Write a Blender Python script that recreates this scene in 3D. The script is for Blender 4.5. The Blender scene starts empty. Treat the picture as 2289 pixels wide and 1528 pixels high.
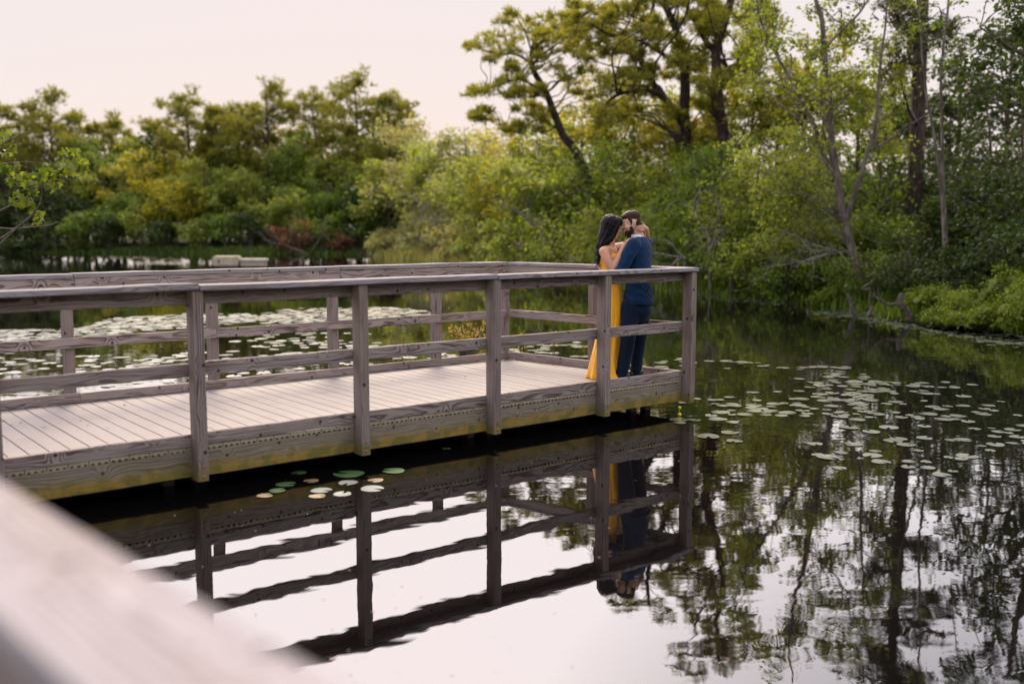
import bpy, bmesh, math, random
import numpy as np
from mathutils import Vector, Matrix

sc = bpy.context.scene
COL = sc.collection
R = math.radians

# ------------------------------------------------------------------ camera
CAM_H = 1.965
PITCH = math.atan(252.0 / 2224.0)
cam = bpy.data.cameras.new('camera')
cam.sensor_width = 36.0
cam.lens = 36.0 * 2224.0 / 2289.0
cam.clip_start = 0.05
cam.clip_end = 3000
cam.dof.use_dof = True
cam.dof.focus_distance = 10.7
cam.dof.aperture_fstop = 0.95
cam_o = bpy.data.objects.new('camera', cam)
COL.objects.link(cam_o)
cam_o.location = (0, 0, CAM_H)
cam_o.rotation_euler = (math.pi / 2 - PITCH, 0, 0)
sc.camera = cam_o

# ------------------------------------------------------------------ sky and sun
SUN_AZ = R(-8)          # towards the left of the view axis (+Y)
SUN_EL = R(40)
w = bpy.data.worlds.new('World')
sc.world = w
w.use_nodes = True
nt = w.node_tree
nt.nodes.clear()
wo = nt.nodes.new('ShaderNodeOutputWorld')
bg = nt.nodes.new('ShaderNodeBackground')
sky = nt.nodes.new('ShaderNodeTexSky')
sky.sky_type = 'NISHITA'
sky.sun_disc = False
sky.sun_elevation = SUN_EL
sky.sun_rotation = SUN_AZ
sky.dust_density = 5.0
sky.air_density = 2.0
hs = nt.nodes.new('ShaderNodeHueSaturation')
hs.inputs['Saturation'].default_value = 0.5
tint = nt.nodes.new('ShaderNodeMix')
tint.data_type = 'RGBA'
tint.blend_type = 'MULTIPLY'
tint.inputs[0].default_value = 1.0
tint.inputs[7].default_value = (0.97, 0.93, 1.06, 1)
nt.links.new(sky.outputs[0], hs.inputs['Color'])
nt.links.new(hs.outputs[0], tint.inputs[6])
nt.links.new(tint.outputs[2], bg.inputs[0])
bg.inputs[1].default_value = 0.15
veil = nt.nodes.new('ShaderNodeBackground')      # thin even cloud
veil.inputs[0].default_value = (1.0, 0.935, 0.985, 1)
veil.inputs[1].default_value = 0.52
add = nt.nodes.new('ShaderNodeAddShader')
nt.links.new(bg.outputs[0], add.inputs[0])
nt.links.new(veil.outputs[0], add.inputs[1])
nt.links.new(add.outputs[0], wo.inputs[0])

sun = bpy.data.lights.new('sun', 'SUN')
sun.energy = 2.9
sun.angle = R(26)
sun.color = (1.0, 0.80, 0.56)
sun_o = bpy.data.objects.new('sun', sun)
COL.objects.link(sun_o)
sd = Vector((math.sin(SUN_AZ) * math.cos(SUN_EL), math.cos(SUN_AZ) * math.cos(SUN_EL), math.sin(SUN_EL)))
sun_o.rotation_euler = sd.to_track_quat('Z', 'Y').to_euler()
sun_o.location = (0, 0, 30)

sc.view_settings.view_transform = 'Standard'
sc.view_settings.look = 'None'
sc.view_settings.exposure = 0.65
sc.view_settings.gamma = 1.0
sc.render.engine = 'CYCLES'
sc.cycles.use_denoising = True
sc.cycles.sample_clamp_direct = 0.86 / 2 ** 0.65     # highlight shoulder: the bright sky stops at a soft off-white
sc.cycles.sample_clamp_indirect = 1.5
sc.cycles.max_bounces = 6
sc.cycles.diffuse_bounces = 3
sc.cycles.glossy_bounces = 3
sc.cycles.transmission_bounces = 3
sc.cycles.caustics_reflective = False
sc.cycles.caustics_refractive = False

# ------------------------------------------------------------------ pixel <-> world
def ray(u, v):
    x = (u - 1144.5) / 2224.0
    y = (764.0 - v) / 2224.0
    return np.array([x, math.cos(PITCH) + math.sin(PITCH) * y, -math.sin(PITCH) + math.cos(PITCH) * y])

def W(u, v, Y):
    d = ray(u, v)
    p = d * (Y / d[1])
    return np.array([p[0], p[1], p[2] + CAM_H])

def WZ(u, v, z=0.0):
    d = ray(u, v)
    p = d * ((z - CAM_H) / d[2])
    return np.array([p[0], p[1], z])

# ------------------------------------------------------------------ helpers
def empty(name, loc=(0, 0, 0), rz=0.0):
    o = bpy.data.objects.new(name, None)
    COL.objects.link(o)
    o.location = loc
    o.rotation_euler = (0, 0, rz)
    o.empty_display_size = 0.1
    return o

def tag(o, label=None, cat=None, group=None, kind=None):
    if label: o['label'] = label
    if cat: o['category'] = cat
    if group: o['group'] = group
    if kind: o['kind'] = kind
    return o

def mesh_np(name, V, F, mats=(), smooth=False, midx=None):
    """V (n,3) array, F list of index tuples or (m,k) array"""
    me = bpy.data.meshes.new(name)
    V = np.asarray(V, dtype=np.float32)
    if isinstance(F, np.ndarray):
        m, k = F.shape
        me.vertices.add(len(V)); me.vertices.foreach_set('co', V.ravel())
        me.loops.add(m * k); me.loops.foreach_set('vertex_index', F.astype(np.int32).ravel())
        me.polygons.add(m)
        me.polygons.foreach_set('loop_start', np.arange(0, m * k, k, dtype=np.int32))
        me.polygons.foreach_set('loop_total', np.full(m, k, dtype=np.int32))
        me.update(calc_edges=True)
    else:
        me.from_pydata([tuple(map(float, p)) for p in V], [], F)
        me.update()
    for m_ in mats:
        me.materials.append(m_)
    if midx is not None:
        me.polygons.foreach_set('material_index', np.asarray(midx, dtype=np.int32))
    if smooth:
        me.polygons.foreach_set('use_smooth', np.ones(len(me.polygons), dtype=bool))
    return me

def obj(name, me, parent=None, loc=None, rot=None, scale=None):
    o = bpy.data.objects.new(name, me)
    COL.objects.link(o)
    if parent is not None: o.parent = parent
    if loc is not None: o.location = loc
    if rot is not None: o.rotation_euler = rot
    if scale is not None: o.scale = scale
    return o

class NT:
    """tiny node helper"""
    def __init__(self, name):
        self.m = bpy.data.materials.new(name)
        self.m.use_nodes = True
        self.t = self.m.node_tree
        self.t.nodes.clear()
        self.out = self.t.nodes.new('ShaderNodeOutputMaterial')
    def n(self, typ, **kw):
        nd = self.t.nodes.new(typ)
        for k, v in kw.items():
            setattr(nd, k, v)
        return nd
    def l(self, a, b):
        self.t.links.new(a, b)
    def val(self, sock, v):
        if hasattr(v, 'links') or isinstance(v, bpy.types.NodeSocket):
            self.l(v, sock)
        else:
            sock.default_value = v
    def math(self, op, a, b=0.0, c=None):
        nd = self.n('ShaderNodeMath', operation=op)
        self.val(nd.inputs[0], a); self.val(nd.inputs[1], b)
        if c is not None: self.val(nd.inputs[2], c)
        return nd.outputs[0]
    def mix(self, f, a, b, blend='MIX'):
        nd = self.n('ShaderNodeMix', data_type='RGBA', blend_type=blend)
        self.val(nd.inputs[0], f)
        for s, v in ((nd.inputs[6], a), (nd.inputs[7], b)):
            if isinstance(v, (tuple, list)): v = tuple(v) + ((1,) if len(v) == 3 else ())
            self.val(s, v)
        return nd.outputs[2]
    def xyz(self, x, y, z):
        nd = self.n('ShaderNodeCombineXYZ')
        self.val(nd.inputs[0], x); self.val(nd.inputs[1], y); self.val(nd.inputs[2], z)
        return nd.outputs[0]
    def sep(self, v):
        nd = self.n('ShaderNodeSeparateXYZ'); self.l(v, nd.inputs[0]); return nd.outputs
    def noise(self, vec, scale, detail=2.0, rough=0.5, dist=0.0):
        nd = self.n('ShaderNodeTexNoise')
        self.l(vec, nd.inputs['Vector'])
        nd.inputs['Scale'].default_value = scale
        nd.inputs['Detail'].default_value = detail
        nd.inputs['Roughness'].default_value = rough
        nd.inputs['Distortion'].default_value = dist
        return nd.outputs[0]
    def ramp(self, f, lo, hi, a=0.0, b=1.0):
        nd = self.n('ShaderNodeMapRange', interpolation_type='SMOOTHSTEP')
        self.val(nd.inputs[0], f)
        nd.inputs[1].default_value = lo; nd.inputs[2].default_value = hi
        nd.inputs[3].default_value = a; nd.inputs[4].default_value = b
        return nd.outputs[0]
    def bsdf(self, color, rough=0.7, spec=0.4, bump=None, bump_s=0.3, bump_d=0.01, **kw):
        p = self.n('ShaderNodeBsdfPrincipled')
        if isinstance(color, (tuple, list)): color = tuple(color) + ((1,) if len(color) == 3 else ())
        self.val(p.inputs['Base Color'], color)
        self.val(p.inputs['Roughness'], rough)
        p.inputs['Specular IOR Level'].default_value = spec
        for k, v in kw.items():
            p.inputs[k].default_value = v
        if bump is not None:
            b = self.n('ShaderNodeBump')
            b.inputs['Strength'].default_value = bump_s
            b.inputs['Distance'].default_value = bump_d
            self.l(bump, b.inputs['Height'])
            self.l(b.outputs[0], p.inputs['Normal'])
        self.l(p.outputs[0], self.out.inputs[0])
        return p

# ------------------------------------------------------------------ materials
def wood_mat(name, light, dark, ring=0.013, algae=None, knot_scale=1.0, algae_axis='y', algae_lo=0.0, algae_hi=0.0, wamp=0.085, warm=(0.16, 0.095, 0.075)):
    """weathered board, grain along the object's local X"""
    k = NT(name)
    tc = k.n('ShaderNodeTexCoord')
    oi = k.n('ShaderNodeObjectInfo')
    x, y, z = k.sep(tc.outputs['Object'])
    rnd = oi.outputs['Random']
    rx = k.math('MULTIPLY', rnd, 61.7)
    ry = k.math('FRACT', k.math('MULTIPLY', rnd, 917.3))
    X = k.math('ADD', x, rx)
    p_low = k.xyz(k.math('MULTIPLY', X, 1.1), k.math('MULTIPLY', y, 5.0), k.math('MULTIPLY', z, 5.0))
    warp = k.math('MULTIPLY', k.math('SUBTRACT', k.noise(p_low, 1.6, 2.0, 0.5), 0.5), wamp)
    # knots: sparse points that bend the rings round them
    vo = k.n('ShaderNodeTexVoronoi', voronoi_dimensions='2D')
    kv = k.xyz(k.math('MULTIPLY', X, 1.0 * knot_scale), k.math('ADD', k.math('MULTIPLY', k.math('ADD', y, z), 1.0 * knot_scale), k.math('MULTIPLY', ry, 3.0)), 0.0)
    k.l(kv, vo.inputs['Vector']); vo.inputs['Scale'].default_value = 3.6
    kd = vo.outputs['Distance']
    knot = k.ramp(kd, 0.0, 0.30, 1.0, 0.0)
    core = k.ramp(kd, 0.035, 0.055, 1.0, 0.0)
    yy = k.math('ADD', y, k.math('MULTIPLY', k.math('SUBTRACT', ry, 0.5), 0.10))
    zz = k.math('ADD', z, 0.045)
    rr = k.math('SQRT', k.math('ADD', k.math('MULTIPLY', yy, yy), k.math('MULTIPLY', zz, zz)))
    rr = k.math('ADD', rr, warp)
    rr = k.math('ADD', rr, k.math('MULTIPLY', knot, 0.035))
    rsc = k.math('MULTIPLY', k.math('ADD', k.math('FRACT', k.math('MULTIPLY', rnd, 331.7)), 0.55), ring)
    fr = k.math('FRACT', k.math('DIVIDE', rr, rsc))
    late = k.math('MULTIPLY', k.ramp(fr, 0.35, 0.85), k.ramp(fr, 0.92, 1.0, 1.0, 0.0))
    streak = k.noise(k.xyz(k.math('MULTIPLY', X, 2.2), k.math('MULTIPLY', y, 90.0), k.math('MULTIPLY', z, 90.0)), 1.0, 3.0, 0.6)
    blotch = k.noise(k.xyz(k.math('MULTIPLY', X, 1.7), k.math('MULTIPLY', y, 6.0), k.math('MULTIPLY', z, 6.0)), 1.3, 3.0, 0.6)
    gc = k.math('ADD', 0.68, k.math('MULTIPLY', k.math('FRACT', k.math('MULTIPLY', rnd, 77.7)), 0.6))
    f = k.math('MULTIPLY', k.math('MULTIPLY', late, gc), k.ramp(blotch, 0.30, 0.62, 0.15, 0.85))
    f = k.math('ADD', f, k.math('MULTIPLY', k.ramp(streak, 0.45, 0.75), 0.45))
    f = k.math('MINIMUM', f, 1.0)
    c = k.mix(f, light, dark)
    c = k.mix(k.ramp(blotch, 0.50, 0.74, 0.0, 0.6), c, warm)
    hue = k.math('MULTIPLY', ry, 0.32)
    c = k.mix(hue, c, (light[0] * 0.62, light[1] * 0.58, light[2] * 0.56))
    c = k.mix(k.math('MULTIPLY', core, 0.9), c, (0.022, 0.016, 0.014))
    if algae:
        co = {'x': x, 'y': y, 'z': z}[algae_axis]
        n1 = k.noise(k.xyz(k.math('MULTIPLY', X, 7.0), k.math('MULTIPLY', y, 1.2), k.math('MULTIPLY', z, 7.0)), 1.0, 4.0, 0.6)
        lv = k.math('ADD', co, k.math('MULTIPLY', k.math('SUBTRACT', n1, 0.5), (algae_lo - algae_hi) * 1.3))
        af = k.ramp(lv, algae_hi, algae_lo, 0.85, 0.0)
        green = k.mix(k.ramp(k.noise(k.xyz(X, y, z), 9.0, 3.0), 0.4, 0.6), algae, (algae[0] * 0.55, algae[1] * 0.72, algae[2] * 0.6))
        c = k.mix(af, c, green)
    hgt = k.math('SUBTRACT', k.math('MULTIPLY', streak, 0.6), k.math('MULTIPLY', late, 0.5))
    k.bsdf(c, 0.78, 0.25, hgt, 0.5, 0.004)
    return k.m

WOOD = wood_mat('weathered_wood', (0.34, 0.278, 0.248), (0.036, 0.023, 0.019))
WOOD_CAP = wood_mat('sun_bleached_cap', (0.30, 0.275, 0.28), (0.12, 0.10, 0.10), warm=(0.20, 0.155, 0.14))
WOOD_POST = wood_mat('post_wood', (0.285, 0.228, 0.198), (0.038, 0.024, 0.019), ring=0.011, wamp=0.035, knot_scale=0.8, algae=(0.19, 0.15, 0.035), algae_axis='x', algae_lo=0.16, algae_hi=0.02)
WOOD_RIM = wood_mat('rim_wood', (0.27, 0.225, 0.165), (0.085, 0.066, 0.05), ring=0.017, algae=(0.27, 0.175, 0.022), algae_axis='y', algae_lo=0.045, algae_hi=-0.06, warm=(0.20, 0.16, 0.08))
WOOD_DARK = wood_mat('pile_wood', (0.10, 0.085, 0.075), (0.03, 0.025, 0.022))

def deck_mat():
    k = NT('composite_deck')
    tc = k.n('ShaderNodeTexCoord'); oi = k.n('ShaderNodeObjectInfo')
    g = k.n('ShaderNodeNewGeometry')
    n1 = k.noise(g.outputs['Position'], 1.4, 5.0, 0.7)
    n2 = k.noise(tc.outputs['Object'], 160.0, 2.0)
    c = k.mix(k.ramp(n1, 0.35, 0.7), (0.212, 0.186, 0.18), (0.158, 0.136, 0.13))
    c = k.mix(k.math('MULTIPLY', oi.outputs['Random'], 0.22), c, (0.165, 0.14, 0.132))
    c = k.mix(k.ramp(n2, 0.5, 0.75, 0.0, 0.25), c, (0.17, 0.145, 0.14))
    k.bsdf(c, 0.62, 0.3, n2, 0.15, 0.002)
    return k.m
def deck_end_mat():
    k = NT('composite_cut_end')
    g = k.n('ShaderNodeNewGeometry')
    n1 = k.noise(g.outputs['Position'], 12.0, 3.0)
    k.bsdf(k.mix(n1, (0.38, 0.32, 0.215), (0.27, 0.225, 0.145)), 0.8, 0.2)
    return k.m
DECK, DECK_END = deck_mat(), deck_end_mat()

def rust_mat():
    k = NT('rusty_steel')
    tc = k.n('ShaderNodeTexCoord')
    n1 = k.noise(tc.outputs['Object'], 90.0, 3.0)
    k.bsdf(k.mix(k.ramp(n1, .4, .6), (0.42, 0.17, 0.06), (0.24, 0.12, 0.07)), 0.8, 0.3)
    return k.m
RUST = rust_mat()

def leaf_mat(name, c1, c2, c3=None, trans=0.45, rough=0.55, tcol=None):
    k = NT(name)
    g = k.n('ShaderNodeNewGeometry')
    r = g.outputs['Random Per Island']
    c = k.mix(r, tuple(0.5 * q for q in c1), tuple(1.12 * q for q in c2))
    big = k.noise(g.outputs['Position'], 0.55, 2.0)
    c = k.mix(k.ramp(big, 0.42, 0.62, 0.0, 0.45), c, c3 if c3 else c2)
    p = k.n('ShaderNodeBsdfPrincipled')
    k.l(c, p.inputs['Base Color']); p.inputs['Roughness'].default_value = rough
    p.inputs['Specular IOR Level'].default_value = 0.35
    t = k.n('ShaderNodeBsdfTranslucent')
    tc_ = k.mix(1.0, c, tcol or (1.5, 1.35, 0.5), 'MULTIPLY')
    k.l(tc_, t.inputs[0])
    ms = k.n('ShaderNodeMixShader'); ms.inputs[0].default_value = trans
    k.l(p.outputs[0], ms.inputs[1]); k.l(t.outputs[0], ms.inputs[2])
    k.l(ms.outputs[0], k.out.inputs[0])
    return k.m

L_GREEN = leaf_mat('leaf_green', (0.085, 0.155, 0.018), (0.165, 0.25, 0.032), (0.13, 0.185, 0.02), trans=0.5)
L_DARK = leaf_mat('leaf_dark', (0.028, 0.055, 0.011), (0.056, 0.09, 0.016), (0.04, 0.066, 0.011), trans=0.4)
L_YEL = leaf_mat('leaf_yellow_green', (0.23, 0.25, 0.02), (0.36, 0.345, 0.028), (0.31, 0.285, 0.024), trans=0.5)
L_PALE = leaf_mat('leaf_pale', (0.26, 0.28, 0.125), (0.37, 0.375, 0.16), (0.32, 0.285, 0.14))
L_MID = leaf_mat('leaf_mid', (0.155, 0.225, 0.034), (0.265, 0.33, 0.056), (0.22, 0.245, 0.04), trans=0.5)
L_RED = leaf_mat('leaf_russet', (0.13, 0.052, 0.03), (0.20, 0.095, 0.05), (0.15, 0.07, 0.035))
L_FERN = leaf_mat('leaf_fern', (0.11, 0.185, 0.018), (0.21, 0.275, 0.028), (0.16, 0.21, 0.02))
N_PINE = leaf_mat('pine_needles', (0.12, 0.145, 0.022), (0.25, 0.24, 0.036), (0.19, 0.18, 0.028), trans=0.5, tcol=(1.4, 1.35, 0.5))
N_PINE_L = leaf_mat('pine_needles_golden', (0.16, 0.185, 0.026), (0.29, 0.285, 0.042), (0.235, 0.215, 0.032), trans=0.5, tcol=(1.45, 1.35, 0.5))  # lighter golden-green needles of the three middle pines
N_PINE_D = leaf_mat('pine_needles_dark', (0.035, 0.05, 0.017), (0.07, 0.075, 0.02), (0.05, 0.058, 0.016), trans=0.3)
L_TWIG = leaf_mat('sapling_leaf', (0.10, 0.145, 0.014), (0.16, 0.19, 0.02), (0.12, 0.165, 0.016), trans=0.45, tcol=(1.3, 1.35, 0.5))
L_BERRY = leaf_mat('shrub_leaf', (0.34, 0.33, 0.03), (0.42, 0.24, 0.04), (0.24, 0.27, 0.05), trans=0.4)
L_GRASS = leaf_mat('bank_grass', (0.055, 0.105, 0.018), (0.10, 0.15, 0.025), (0.07, 0.11, 0.018))

def bark_mat(name, a, b, scale=14.0):
    k = NT(name)
    tc = k.n('ShaderNodeTexCoord')
    x, y, z = k.sep(tc.outputs['Object'])
    n1 = k.noise(k.xyz(x, y, k.math('MULTIPLY', z, 0.25)), scale, 4.0, 0.65)
    n2 = k.noise(tc.outputs['Object'], 2.3, 2.0)
    c = k.mix(k.ramp(n1, 0.36, 0.64), a, b)
    c = k.mix(k.ramp(n2, 0.45, 0.7, 0, 0.5), c, tuple(0.6 * q for q in a))
    k.bsdf(c, 0.9, 0.15, n1, 0.7, 0.03)
    return k.m
B_PINE = bark_mat('bark_pine', (0.035, 0.026, 0.022), (0.085, 0.062, 0.05))
B_GREY = bark_mat('bark_grey', (0.085, 0.07, 0.055), (0.20, 0.17, 0.14), 9.0)
B_DEAD = bark_mat('bark_dead', (0.13, 0.11, 0.095), (0.28, 0.25, 0.225), 20.0)
B_BROWN = bark_mat('bark_brown', (0.07, 0.053, 0.04), (0.15, 0.115, 0.09))
B_DARK = bark_mat('bark_wet', (0.05, 0.04, 0.034), (0.15, 0.125, 0.11), 18.0)

def ground_mat():
    k = NT('leaf_litter_ground')
    g = k.n('ShaderNodeNewGeometry')
    n1 = k.noise(g.outputs['Position'], 3.0, 5.0, 0.65)
    n2 = k.noise(g.outputs['Position'], 0.3, 2.0)
    c = k.mix(n1, (0.030, 0.024, 0.014), (0.07, 0.06, 0.025))
    c = k.mix(k.ramp(n2, .4, .6, 0, .7), c, (0.035, 0.05, 0.014))
    k.bsdf(c, 0.95, 0.1, n1, 0.6, 0.08)
    return k.m
GROUND = ground_mat()

def water_mat():
    k = NT('pond_water')
    g = k.n('ShaderNodeNewGeometry')
    x, y, z = k.sep(g.outputs['Position'])
    big = k.noise(k.xyz(k.math('MULTIPLY', x, 0.35), k.math('MULTIPLY', y, 0.9), 0.0), 1.0, 1.0)
    w1 = k.noise(k.xyz(k.math('MULTIPLY', x, 2.0), k.math('MULTIPLY', y, 4.2), 0.0), 1.0, 2.0, 0.45, 0.4)
    w2 = k.noise(k.xyz(k.math('MULTIPLY', x, 7.0), k.math('MULTIPLY', y, 10.0), 3.0), 1.0, 1.0)
    patch = k.ramp(k.noise(k.xyz(k.math('MULTIPLY', x, 0.16), k.math('MULTIPLY', y, 0.3), 7.0), 1.0, 2.0), 0.35, 0.65, 0.35, 1.0)
    right = k.ramp(x, -0.5, 3.0, 0.5, 0.8)
    h = k.math('ADD', k.math('MULTIPLY', w1, 0.0026), k.math('MULTIPLY', w2, 0.0004))
    h = k.math('MULTIPLY', k.math('MULTIPLY', h, patch), right)
    h = k.math('ADD', h, k.math('MULTIPLY', big, 0.0022))
    p = k.bsdf((0.0032, 0.0026, 0.0026), 0.010, 0.5, h, 1.0, 1.0)
    p.inputs['IOR'].default_value = 1.55
    return k.m
WATER = water_mat()

def pad_mat(name, a, b, rough=0.32, edge=(0.2, 0.14, 0.05)):
    k = NT(name)
    tc = k.n('ShaderNodeTexCoord'); oi = k.n('ShaderNodeObjectInfo'); g = k.n('ShaderNodeNewGeometry')
    n1 = k.noise(g.outputs['Position'], 22.0, 3.0)
    n0 = k.noise(g.outputs['Position'], 3.1, 1.0)
    c = k.mix(k.math('FRACT', k.math('MULTIPLY', k.math('ADD', oi.outputs['Random'], n0), 3.3)), a, b)
    c = k.mix(k.ramp(n1, 0.58, 0.74, 0.0, 0.6), c, edge)
    p = k.bsdf(c, rough, 1.0, n1, 0.12, 0.01)
    p.inputs['Coat Weight'].default_value = 1.0; p.inputs['Coat Roughness'].default_value = 0.2; p.inputs['Coat IOR'].default_value = 1.65
    return k.m
PAD = pad_mat('lily_pad', (0.075, 0.095, 0.065), (0.125, 0.145, 0.105))
PAD_G = pad_mat('lily_pad_green', (0.06, 0.16, 0.05), (0.10, 0.20, 0.07))
PAD_W = pad_mat('lily_pad_pale', (0.32, 0.38, 0.34), (0.38, 0.42, 0.37))
PAD_B = pad_mat('lily_pad_brown', (0.25, 0.14, 0.05), (0.33, 0.20, 0.09), 0.5)

def plain(name, c, rough=0.6, spec=0.4, bump=None, **kw):
    k = NT(name)
    tc = k.n('ShaderNodeTexCoord')
    n1 = k.noise(tc.outputs['Object'], bump or 30.0, 3.0)
    cc = k.mix(k.ramp(n1, .3, .7), tuple(0.88 * q for q in c), tuple(min(1, 1.1 * q) for q in c))
    k.bsdf(cc, rough, spec, n1, 0.12, 0.004, **kw)
    return k.m

# ------------------------------------------------------------------ ground and water
SHORE = np.array([(-260, 40), (-130, 66), (-75, 82), (-45, 84), (-31, 81.5), (-20, 79), (-12, 77.5), (-9.3, 75), (-8.3, 71), (-5.6, 64), (-2.4, 56),
                  (1.5, 42), (4.6, 33), (6.3, 30), (8.0, 27.2), (8.9, 24.0), (8.9, 21.3), (9.9, 18.9), (12.5, 14.5), (17, 10), (26, 4), (60, -12), (200, -60)], float)
def cat_rom(P, n=8):
    P = np.asarray(P, float)
    Q = np.vstack([2 * P[0] - P[1], P, 2 * P[-1] - P[-2]])
    out = []
    for i in range(1, len(Q) - 2):
        t = np.linspace(0, 1, n, endpoint=False)[:, None]
        a, b, c, d = Q[i - 1], Q[i], Q[i + 1], Q[i + 2]
        out.append(0.5 * ((2 * b) + (-a + c) * t + (2 * a - 5 * b + 4 * c - d) * t ** 2 + (-a + 3 * b - 3 * c + d) * t ** 3))
    out.append(P[-1:])
    return np.vstack(out)
SHC = cat_rom(SHORE, 10)
_rw = np.random.default_rng(5)
SHC = SHC + _rw.normal(0, 0.10, SHC.shape)

LANDPOLY = np.vstack([SHC, [(1700, -60), (1700, 1700), (-1700, 1700), (-1700, 40)]])
def shore_dist(X, Y):
    """distance to the shoreline, positive on land"""
    P = np.stack([X.ravel(), Y.ravel()], 1)
    best = np.full(len(P), 1e9)
    for a, b in zip(SHC[:-1], SHC[1:]):
        ab = b - a
        t = np.clip(((P - a) @ ab) / (ab @ ab), 0, 1)
        q = P - (a + t[:, None] * ab)
        best = np.minimum(best, np.hypot(q[:, 0], q[:, 1]))
    ins = np.zeros(len(P), bool)
    for a, b in zip(LANDPOLY, np.roll(LANDPOLY, -1, 0)):
        c = (a[1] > P[:, 1]) != (b[1] > P[:, 1])
        if a[1] != b[1]:
            ins ^= c & (P[:, 0] < (b[0] - a[0]) * (P[:, 1] - a[1]) / (b[1] - a[1]) + a[0])
    return np.where(ins, best, -best).reshape(X.shape)

SOUTH = np.array([(-1700, -30), (-60, -14), (-30, -9), (-6, -5), (6, -5), (30, -11), (70, -20), (1700, -60)], float)  # unseen bank added behind the camera to carry the light-blocking trees
_shore_main = shore_dist
def shore_dist(X, Y):
    """both banks: the wooded one in view and an unseen one added behind the camera for its light-blocking woods"""
    d2 = np.interp(X, SOUTH[:, 0], SOUTH[:, 1]) - Y
    return np.maximum(_shore_main(X, Y), d2)

def ground_h(d):
    return np.where(d < 0, np.maximum(d * 0.5, -1.2), np.minimum(0.05 + d * 0.45, 0.32) + np.clip(d - 0.6, 0, 40) * 0.022)

def axis(lo, a, b, hi, fine, coarse):
    left = np.arange(lo, a, coarse); mid = np.arange(a, b, fine); right = np.arange(b, hi + coarse, coarse)
    return np.concatenate([left, mid, right])
gx = axis(-1500, -90, 60, 1500, 1.0, 47.0)
gy = axis(-1500, -20, 120, 1500, 1.0, 46.0)
GX, GY = np.meshgrid(gx, gy)
gd = shore_dist(GX, GY)
gz = ground_h(gd) + np.where(gd > 0.5, 0.10 * np.sin(GX * 1.3) * np.cos(GY * 1.1), 0)
nv, nu = GX.shape
V = np.stack([GX.ravel(), GY.ravel(), gz.ravel()], 1)
idx = np.arange(nu * nv).reshape(nv, nu)
F = np.stack([idx[:-1, :-1].ravel(), idx[:-1, 1:].ravel(), idx[1:, 1:].ravel(), idx[1:, :-1].ravel()], 1)
ground = obj('ground', mesh_np('ground', V, F, [GROUND], True))
tag(ground, kind='structure')
water = obj('water', mesh_np('water', [(-300, -70, 0), (240, -70, 0), (240, 130, 0), (-300, 130, 0)], [(0, 1, 2, 3)], [WATER]))
tag(water, kind='structure')

# ------------------------------------------------------------------ boardwalk (local frame: x along the deck's long side, y across it, z above the deck surface)
DECK_Z = 0.345
DO = np.array([1.83955636, 10.68510652])
DA = math.atan2(0.62224368, 0.78282361)
dd = np.array([math.cos(DA), math.sin(DA)]); dn = np.array([-dd[1], dd[0]])
def D2W(s, t, z=0.0):
    p = DO + dd * s + dn * t
    return np.array([p[0], p[1], DECK_Z + z])

walk = empty('boardwalk', (DO[0], DO[1], DECK_Z), DA)
tag(walk, 'weathered grey timber boardwalk with railings and pale deck boards above the pond', 'boardwalk')
_rb = np.random.default_rng(11)

def timber(name, p0, p1, wdir, width, thick, mat, parent=None, seg=0.3, jit=0.0016, ch=0.005, extend=0.0, seed=None):
    """board from p0 to p1 (centre line), width along wdir; own local axes so the grain follows its length"""
    p0 = np.asarray(p0, float); p1 = np.asarray(p1, float)
    ax = p1 - p0; L = np.linalg.norm(ax); ax /= L
    wd = np.asarray(wdir, float); wd = wd - ax * (wd @ ax); wd /= np.linalg.norm(wd)
    td = np.cross(ax, wd)
    n = max(1, int(L / seg))
    xs = np.linspace(0, L, n + 1)
    a, b = width / 2, thick / 2
    sec = np.array([(a, b - ch), (a - ch, b), (-a + ch, b), (-a, b - ch), (-a, -b + ch), (-a + ch, -b), (a - ch, -b), (a, -b + ch)])
    bow = _rb.normal(0, jit, (n + 1, 2))
    V = []
    for i, x in enumerate(xs):
        jj = _rb.normal(0, jit * 0.5, sec.shape)
        for (yy, zz), (j1, j2) in zip(sec, jj):
            V.append((x, yy + bow[i, 0] + j1, zz + bow[i, 1] * 0.6 + j2))
    F = []
    for i in range(n):
        for q in range(8):
            r = (q + 1) % 8
            F.append((i * 8 + q, i * 8 + r, (i + 1) * 8 + r, (i + 1) * 8 + q))
    F.append(tuple(range(7, -1, -1))); F.append(tuple(n * 8 + q for q in range(8)))
    o = obj(name, mesh_np(name, V, F, [mat]), parent if parent is not None else walk)
    M = Matrix(((ax[0], wd[0], td[0], p0[0]), (ax[1], wd[1], td[1], p0[1]), (ax[2], wd[2], td[2], p0[2]), (0, 0, 0, 1)))
    o.matrix_local = M
    return o

ES = -0.16          # the end of the deck is cut at a slant: s = ES * t
WID = 2.53
ez = np.array([ES, 1.0, 0]); ez /= np.linalg.norm(ez)       # along the end rail
eo = np.array([1.0, -ES, 0]); eo /= np.linalg.norm(eo)      # outward from the end
Z3 = np.array([0, 0, 1.0])

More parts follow.
